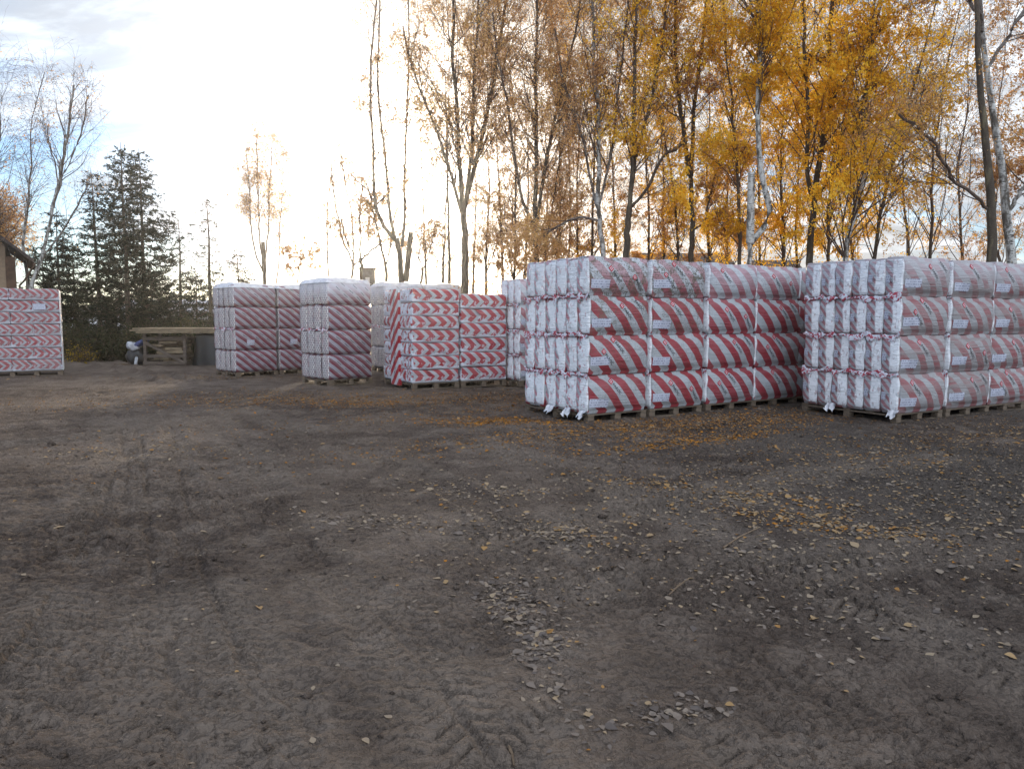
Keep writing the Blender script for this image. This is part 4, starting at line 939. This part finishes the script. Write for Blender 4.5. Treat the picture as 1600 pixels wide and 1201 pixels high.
# ---------------------------------------------------------------- spruces
def spruce(lab, px, top, Y, wid, seed, dens=1.0, low=.4, n_w=.34):
    rg = np.random.default_rng(seed); h = atd(px, top, Y).z; x0 = atd(px, top, Y).x; K = 12
    tr = np.stack([x0 + .03 * np.cumsum(rg.standard_normal(K)) * .5, Y + np.zeros(K), np.linspace(-.05, h, K)], 1)[None]; rr = np.linspace(.020 * h ** .9, .008, K)[None]
    parts = [(tr, rr, 8)]; zs = np.arange(low, h - .25, n_w); B, RB = [], []
    for z in zs:
        f = 1 - z / h; L = wid * 1.25 * (f ** 1.0) * (.75 + .5 * rg.random()) + .12; nb = max(2, int(round((7 + rg.integers(0, 3)) * min(1, dens + .2))))
        for k in range(nb):
            a = rg.random() * 6.28; l = L * (.55 + .65 * rg.random()); t = np.linspace(0, 1, 8); el = .35 - .75 * f
            r_ = l * t; zz = z + l * (el * t * .8 + (-.25 * np.sin(t * math.pi) + .22 * t ** 3)); B.append(np.stack([x0 + np.cos(a) * r_, Y + np.sin(a) * r_, zz], 1)); RB.append(np.linspace(.006 + .012 * f, .003, 8))
    B = np.array(B); RB = np.array(RB); parts.append((B, RB, 4))
    Ln = np.linalg.norm(B[:, -1] - B[:, 0], axis=1); n2 = np.maximum(2, (Ln * 19 * dens)).astype(int)
    ii = np.repeat(np.arange(len(B)), n2)
    T2, R2 = spawn(B, RB, n2, .12, 1.0, R(52), .22, .30, .35, 4, -.10, .08, rg, .6, .004); T2[:, :, 2] = T2[:, :1, 2] + (T2[:, :, 2] - T2[:, :1, 2]) * .4
    R2 = np.maximum(R2, .0025); parts.append((T2, R2, 3))
    nl = int(len(T2) * 14 * dens ** .3); C, Td, _ = sample(T2, R2, rg.integers(0, len(T2), nl), rg.random(nl))
    d = unit(Td + .42 * rg.standard_normal((nl, 3))); s = unit(np.cross(d, rg.standard_normal((nl, 3)))); l = (.105 * np.exp(.25 * rg.standard_normal(nl)))[:, None]
    V = np.stack([C, C + d * l * .5 + s * l * .13, C + d * l, C + d * l * .5 - s * l * .13], 1).reshape(-1, 3)
    base = Vector((x0, Y, 0)); root = finish_tree('spruce_tree', base, parts, None, lab, 'spruce', 'spruces beyond the timber crate', M_BARK, M_NEEDLE, seed)
    me = mesh_np('crown', V - np.array(base), np.arange(4 * nl).reshape(nl, 4), {'tint': ('FACE', 'FLOAT', rg.random(nl))}); link('crown', me, M_NEEDLE, root)
spruce('tallest dark spruce of the left group, pointed top touching the blue sky gap', 188, 222, 30, 1.75, 71, .85)
spruce('dense dark spruce with broad right side, close right of the tallest spruce', 218, 230, 31.2, 2.1, 72, .85)
spruce('thinner spruce with a gappy crown left of the tallest spruce', 145, 262, 31, 1.6, 73, .68)
spruce('short dark spruce below the leaning bare birch', 86, 322, 33, 1.5, 74, .8)
spruce('spindly young spruce with few branches right of the dense spruce', 277, 338, 33, 1.3, 75, .34)
spruce('spindly spruce with a tufted lonely top, next to the striped stack', 321, 300, 32, 1.5, 76, .36)
spruce('low young spruce rising behind the stack nearest the crate', 370, 378, 33, 1.2, 77, .5)
spruce('bushy low spruce in the gap behind the timber boards', 248, 425, 34, 1.7, 78, .9)
spruce('shaggy low spruce right behind the edge of the purplish stack', 112, 372, 34, 1.7, 79, .8)
spruce('low spruce behind the covered heap', 305, 420, 35, 1.6, 80, .8)
spruce('narrow spruce in shade beside the house corner', 62, 380, 36, 1.4, 81, .8)

# ---------------------------------------------------------------- bushes
def bush(lab, px, Y, w, h, n, mat, seed, leaf=.09, name='bush', group='dark bushes along the fence'):
    rg = np.random.default_rng(seed); x0 = gx(px, Y); S = 14
    d = unit(rg.standard_normal((S, 3)) * np.array([1, .7, .3]) + np.array([0, 0, 1.0])); P = np.empty((S, 8, 3)); P[:, 0] = [x0, Y, -.03]
    for k in range(1, 8): d = unit(d + rg.standard_normal((S, 3)) * .14); P[:, k] = P[:, k - 1] + d * np.array([w * .75, w * .6, h * .8]) / 7
    parts = [(P, np.linspace(.022, .006, 8)[None].repeat(S, 0), 4)]
    B, RB = spawn(P, parts[0][1], np.full(S, 12), .15, 1, R(50), .3, .35 * h ** .5, .4, 5, .0, .2, rg, .6, .008); RB = np.maximum(RB, .003); parts.append((B, RB, 3))
    C, _, _ = sample(B, RB, rg.integers(0, len(B), n), rg.random(n)); C = C + rg.standard_normal((n, 3)) * .10; C = C[C[:, 2] > .02]
    finish_tree(name, Vector((x0, Y, 0)), parts, (C, leaf, .2), lab, 'bush', group, M_BARK, mat, seed)
bush('dark bush directly right of the purplish stack', 118, 28.5, 1.5, 1.7, 3000, M_BUSH, 91)
bush('dark bush with a few yellow leaves below the gappy spruce', 128, 27.8, .6, .8, 420, M_GREEN, 92, .07)
bush('dark bush below the tallest spruce', 175, 28.8, 1.8, 1.5, 3500, M_BUSH, 93)
bush('dark bush behind the sacks at the crate', 222, 29.5, 1.6, 1.9, 3500, M_BUSH, 94)
bush('dark bush behind the boards on the crate', 268, 30, 1.9, 1.8, 3500, M_BUSH, 95)
bush('dark bush showing over the covered heap', 318, 30, 1.8, 2.0, 3500, M_BUSH, 96)
bush('dark bush at the foot of the house wall', 60, 30, 1.6, 2.2, 3500, M_BUSH, 97)
GY = 'yellow bushes under the birches'
for k, (px, Y, w, h, lb) in enumerate(((1000, 21, 1.8, 3.0, 'yellow bush behind the corner of the middle row top'), (1100, 22, 2.0, 3.1, 'yellow bush behind the tent shaped fold on the middle row'), (1205, 21, 2.0, 3.2, 'yellow bush below the zigzag limb'), (1300, 20.5, 2.0, 3.1, 'yellow bush behind the gap between the rows'), (1400, 20, 1.9, 3.0, 'yellow bush over the white ended right stack'), (1490, 20, 1.7, 2.7, 'rusty yellow bush left of the thick dark birch'), (880, 23, 1.9, 3.0, 'rusty bush over the white end of the middle row'), (770, 24, 2.2, 3.6, 'rusty bush right of the big fanning birch'))):
    bush(lb, px, Y, w * 1.15, h * 1.25, 8000, M_GOLD if k < 5 else M_RUST, 101 + k, .06, 'autumn_bush', GY)


# ================================================================== BUILDINGS, FENCE
M_STUCCO = plain('ochre_stucco', (.26, .19, .13), .9, .2, .15, 5); M_ROOF = plain('dark_roof_sheet', (.05, .035, .03), .7, .3, .3, 3)
M_TRIM = plain('brown_board', (.10, .06, .04), .8, .2, .3, 4); M_LIT = plain('warm_lit_board', (.46, .29, .17), .8, .2, .15, 5); M_GREY = plain('grey_wall', (.36, .37, .40), .9, .2, .15, 2)  # the M_LIT board colour carries warm light falling on it
M_GLASS = plain('dark_glass', (.02, .025, .03), .08, .6, .1, 2)
hx0 = atd(11, 440, 30).x
house = empty('house', (hx0, 30, 0), R(32), 'ochre rendered house with dark overhanging roof, cut by the left edge', 'house')
MB().box((-4.0, 3.0, 2.3), (8, 6, 4.6)).build('wall', M_STUCCO, house)
rf = MB(); ex_, rz0, pz = .95, 4.05, 8.2
rf.poly([(ex_, -.7, rz0), (ex_, 6.7, rz0), (-4, 6.7, pz), (-4, -.7, pz), (ex_, -.7, rz0 - .14), (ex_, 6.7, rz0 - .14), (-4, 6.7, pz - .16), (-4, -.7, pz - .16)], [(0, 1, 2, 3), (4, 7, 6, 5), (0, 4, 5, 1), (0, 3, 7, 4), (1, 5, 6, 2), (3, 2, 6, 7)])
rf.poly([(-4, -.7, pz), (-4, 6.7, pz), (-9, 6.7, rz0), (-9, -.7, rz0), (-4, -.7, pz - .16), (-4, 6.7, pz - .16), (-9, 6.7, rz0 - .14), (-9, -.7, rz0 - .14)], [(0, 1, 2, 3), (4, 7, 6, 5), (2, 6, 7, 3), (0, 3, 7, 4), (1, 5, 6, 2)])
rf.build('roof', M_ROOF, house)
gb = MB(); gb.poly([(0, -.05, 4.6), (-8, -.05, 4.6), (-4, -.05, 7.9), (0, .05, 4.6), (-8, .05, 4.6), (-4, .05, 7.9)], [(0, 2, 1), (3, 4, 5), (0, 1, 4, 3), (1, 2, 5, 4), (2, 0, 3, 5)]); gb.build('gable', M_STUCCO, house)
MB().box((.15, -.06, 3.5), (.34, .05, 1.3)).build('eave_board', M_TRIM, house)
MB().box((.06, -.03, 1.35), (.10, .06, 2.7)).build('door_frame', M_TRIM, house)
MB().box((.24, -.02, 1.35), (.24, .05, 2.7)).build('lit_side_panel', M_LIT, house)  # lit side piece, its warm light is put into the colour
MB().tube([(.95, -.55, 3.86), (.95, 6.6, 3.86)], .06).build('gutter', M_TRIM, house)
MB().tube([(.95, -.5, 3.8), (.6, -.3, 3.2), (.42, -.12, 3.0), (.42, -.12, .1)], .04).build('downpipe', M_TRIM, house)
# distant pale house seen between the spruces
d0 = atd(300, 500, 62)
far_house = empty('distant_house', (d0.x, 62, 0), R(6), 'distant pale house with grey roof glimpsed between the spruce trunks', 'house')
MB().box((0, 0, 1.15), (9, 6, 2.3)).build('wall', M_GREY, far_house)
r = MB(); r.poly([(-4.8, -3.4, 2.2), (4.8, -3.4, 2.2), (4.8, 0, 3.3), (-4.8, 0, 3.3), (4.8, 3.4, 2.2), (-4.8, 3.4, 2.2)], [(0, 1, 2, 3), (3, 2, 4, 5), (0, 3, 5), (1, 4, 2), (0, 5, 4, 1)]); r.build('roof', M_GREY, far_house)
for x in (-3, -.8, 1.5, 3.4):
    w = MB().box((x, -3.01, 1.3), (.9, .08, .9)).build('window', M_GREY, far_house); MB().box((x, -3.06, 1.3), (.75, .04, .75)).build('pane', M_GLASS, w)
d0 = atd(175, 500, 70)
fh2 = empty('distant_shed', (d0.x, 70, 0), R(-4), 'distant white shed glimpsed between the left spruces', 'shed')
MB().box((0, 0, 1.2), (8, 5, 2.4)).build('wall', plain('white_wall', (.55, .57, .60), .9, .2, .1, 2), fh2)
r = MB(); r.poly([(-4.3, -2.9, 2.35), (4.3, -2.9, 2.35), (4.3, 2.9, 3.1), (-4.3, 2.9, 3.1), (-4.3, -2.9, 2.25), (4.3, -2.9, 2.25), (4.3, 2.9, 3.0), (-4.3, 2.9, 3.0)], [(0, 1, 2, 3), (7, 6, 5, 4), (0, 4, 5, 1), (1, 5, 6, 2), (2, 6, 7, 3), (3, 7, 4, 0)]); r.build('roof', M_ROOF, fh2)
MB().box((1.5, -2.52, 1.0), (1.1, .06, 2.0)).build('door', M_TRIM, fh2)
# dark roofed houses behind the birches
for k, (pa, pb, ytop, Y, lb) in enumerate(((1010, 1160, 390, 48, 'dark roofed house behind the birches over the middle of the row'), (1190, 1270, 402, 52, 'smaller dark roofed house behind the birches near the gap between rows'))):
    xa, xb = atd(pa, 400, Y).x, atd(pb, 400, Y).x; top = atd(pa, ytop, Y).z; w = xb - xa
    hb = empty('background_house', ((xa + xb) / 2, Y, 0), R(4), lb, 'house', 'dark houses behind the birches')
    MB().box((0, 2.5, (top - 1.6) / 2), (w * .92, 5, top - 1.6)).build('wall', M_GREY, hb)
    t = top - 1.6; r = MB(); r.poly([(-w / 2, -.5, t - .1), (w / 2, -.5, t - .1), (w / 2, 2.5, top), (-w / 2, 2.5, top), (w / 2, 5.5, t - .1), (-w / 2, 5.5, t - .1)], [(0, 1, 2, 3), (3, 2, 4, 5), (0, 3, 5), (1, 4, 2), (0, 5, 4, 1)]); r.build('roof', M_ROOF, hb)
    for x in (-w * .25, w * .2):
        wn = MB().box((x, -.02, t * .6), (1.1, .1, 1.2)).build('window', M_TRIM, hb); MB().box((x, -.08, t * .6), (.9, .04, 1.0)).build('pane', M_GLASS, wn)
# grey box on a post left of the sun
bx = atd(574, 420, 29.5)
gbx = empty('utility_cabin', (bx.x, 29.5, 0), 0, 'small dark square cabin on legs with a window, among the small bare trees', 'cabin')
MB().box((0, 0, 3.15), (.52, .5, .9)).build('wall', plain('slate_board', (.07, .075, .085), .8, .2, .3, 9), gbx)
MB().box((0, 0, 3.63), (.62, .6, .06)).build('roof', M_ROOF, gbx)
for sx in (-.2, .2):
    for sy in (-.2, .2): MB().box((sx, sy, 1.35), (.07, .07, 2.7)).build('leg', M_OLDWOOD, gbx)
MB().box((.05, -.26, 3.1), (.16, .03, .34)).build('window', M_GREY, gbx)
# picket fence beyond the bushes
fx0, fx1 = gx(95, 33), gx(420, 33)
fence = empty('picket_fence', (fx0, 36, 0), 0, 'low weathered picket fence in shade beyond the bushes', 'fence')
fb = MB(); n = int((fx1 - fx0) / .14)
for i in range(n): fb.box((i * .14, 0, .55), (.08, .02, 1.0))
fb.build('picket_panel', M_OLDWOOD, fence)
for z in (.3, .8): MB().box(((fx1 - fx0) / 2, .026, z), (fx1 - fx0, .03, .07)).build('rail', M_OLDWOOD, fence)
for i in range(0, n, 16): MB().box((i * .14, .085, .58), (.09, .09, 1.16)).build('post', M_OLDWOOD, fence)


# ================================================================== LITTER ON THE GROUND
rg = np.random.default_rng(99)
def blobs(n, c, ang, sa, sb):                                   # gaussian patch around a ground point
    a = rg.standard_normal(n) * sa; b = rg.standard_normal(n) * sb; ca, sa_ = math.cos(ang), math.sin(ang)
    return np.stack([c.x + a * ca - b * sa_, c.y + a * sa_ + b * ca], 1)
PTS, HUE = [], []
def add(P, hue): PTS.append(P); HUE.append(np.clip(hue + .17 * rg.standard_normal(len(P)), 0, 1))
U = rg.random((5200, 2)); add(np.stack([-9 + 22 * U[:, 0], 1.8 + 13 * U[:, 1] ** 1.3], 1)[:1500], .35)
add(blobs(1500, at(800, 640), ARZ, 3.2, .5), .82)
add(blobs(5200, at(640, 625), R(8), 3.6, .75), .80); add(blobs(2600, at(980, 668), ARZ, 2.6, .38), .78); add(blobs(2600, at(1130, 665), ARZ, 1.8, .45), .80)
add(blobs(1400, at(770, 660), R(-5), .7, .28), .97); add(blobs(700, at(575, 632), R(0), .7, .3), .97); add(blobs(900, at(1090, 688), ARZ, 1.0, .14), .85)
add(blobs(2600, at(1450, 690), BRZ, 2.6, .7), .62); add(blobs(2600, at(1330, 770), R(15), 2.4, .95), .42); add(blobs(1100, at(1500, 820), R(10), 1.4, .6), .40)
add(blobs(500, at(1130, 770), R(-30), .7, .16), .55); add(blobs(420, at(1270, 815), R(-30), .5, .14), .62); add(blobs(350, at(870, 830), R(-40), .35, .12), .35)
add(blobs(330, at(830, 985), R(100), .42, .10), .22); add(blobs(200, at(790, 930), R(110), .22, .10), .24); add(blobs(90, at(1040, 1110), R(20), .16, .06), .12)
add(blobs(240, at(745, 765), R(-20), .5, .14), .35); add(blobs(260, at(640, 820), R(-15), .6, .12), .30); add(blobs(1500, at(420, 615), R(10), 3.0, .8), .70)
add(blobs(900, at(300, 590), R(0), 2.0, .5), .70); add(blobs(350, at(250, 705), R(10), .8, .3), .45); add(blobs(260, at(1230, 950), R(-25), .9, .25), .25); add(blobs(380, at(1350, 890), R(-15), 1.4, .4), .30)
PT = np.concatenate(PTS); HU = np.concatenate(HUE); ok = (PT[:, 1] > 1.7) & (PT[:, 1] < 33) & (np.abs(PT[:, 0]) < 16); PT, HU = PT[ok], HU[ok]
n = len(PT); zg = gz(PT[:, 0], PT[:, 1]); yaw = rg.random(n) * 6.28; L = .027 * np.exp(.36 * rg.standard_normal(n)); tl = .16 * rg.standard_normal(n); rl = .14 * rg.standard_normal(n); cup = .05 + .16 * rg.random(n)
shape = np.array([(-.5, 0, 0), (-.36, .24, .7), (-.12, .37, 1), (.16, .27, .8), (.58, 0, .2), (.16, -.27, .8), (-.12, -.37, 1), (-.36, -.24, .7)])
lx = shape[None, :, 0] * L[:, None]; ly = shape[None, :, 1] * L[:, None] * 1.05; lz = shape[None, :, 2] * (cup * L)[:, None] + .006
lz = lz + lx * np.tan(tl)[:, None] + ly * np.tan(rl)[:, None]; lz = lz - np.minimum(lz.min(1), 0)[:, None] - .002
X = PT[:, :1] + lx * np.cos(yaw)[:, None] - ly * np.sin(yaw)[:, None]; Y = PT[:, 1:] + lx * np.sin(yaw)[:, None] + ly * np.cos(yaw)[:, None]; Z = zg[:, None] + lz
b = np.arange(n)[:, None] * 8; Fq = np.concatenate([b + np.array([q]) for q in ([0, 3, 2, 1], [0, 5, 4, 3], [0, 7, 6, 5])], 0)
m_litter = leaf_material('fallen_leaf', [(0, (.12, .10, .09)), (.25, (.22, .18, .15)), (.45, (.31, .24, .165)), (.62, (.34, .215, .10)), (.8, (.30, .145, .045)), (1, (.40, .17, .03))], .15)
me = mesh_np('fallen_leaves', np.stack([X, Y, Z], -1), Fq, {'tint': ('FACE', 'FLOAT', np.concatenate([HU, HU, HU]))})
tag(link('fallen_leaves', me, m_litter), 'scattered fallen birch leaves lying over the packed earth yard', 'fallen leaves', kind='stuff')
# crumbs of earth
n = 5200; U = rg.random((n, 2)); CX_ = -6.5 + 13 * U[:, 0]; CY_ = 2.0 + 9 * U[:, 1] ** 1.5; keep = fbm(CX_, CY_, .8, 2, 9) > -.08; CX_, CY_ = CX_[keep], CY_[keep]; n = len(CX_)
s = .007 * np.exp(.55 * rg.standard_normal(n)); octv = np.array([(1, 0, 0), (0, 1, 0), (-1, 0, 0), (0, -1, 0), (0, 0, .8), (0, 0, -.6)]); octf = np.array([(0, 1, 4), (1, 2, 4), (2, 3, 4), (3, 0, 4), (1, 0, 5), (2, 1, 5), (3, 2, 5), (0, 3, 5)])
V = octv[None] * s[:, None, None] * (.7 + .6 * rg.random((n, 6, 1))); V = V + np.stack([CX_, CY_, gz(CX_, CY_) + s * .3], 1)[:, None]
me = mesh_np('soil_crumbs', V, (np.arange(n)[:, None, None] * 6 + octf[None]).reshape(-1, 3))
tag(link('soil_crumbs', me, m_ground), 'small crumbs of dark earth strewn over the yard', 'soil crumbs', kind='stuff')
# a few dropped twigs
for k, (pts, lb) in enumerate((([(1130, 852), (1155, 838), (1185, 826)], 'dry twig lying among leaves in front of the middle row'), ([(795, 1160), (800, 1172), (803, 1182)], 'short pale twig lying at the near edge of the yard'), ([(1075, 905), (1060, 918), (1045, 932)], 'thin dark twig on bare earth below the leaf strewn patch'))):
    P = [at(*q) for q in pts]; P = [Vector((q.x, q.y, float(gz(np.array([q.x]), np.array([q.y]))[0]) + .012)) for q in P]
    o = MB().tube([q - P[0] for q in P], [.007, .006, .004], 6).build('fallen_twig', M_OFFCUT, loc=P[0]); tag(o, lb, 'twig')

# ------------------------------------------------------------------ air
m_haze = bpy.data.materials.new('haze_air'); m_haze.use_nodes = True; g = NG(m_haze.node_tree)
v = g.node('ShaderNodeVolumePrincipled', {'Color': (.95, .95, .95, 1), 'Density': .0013, 'Anisotropy': .93})
g.nt.links.new(v.outputs[0], g.node('ShaderNodeOutputMaterial').inputs['Volume'])
tag(MB().box((0, 110, 10), (900, 800, 24)).build('haze', m_haze), kind='stuff')
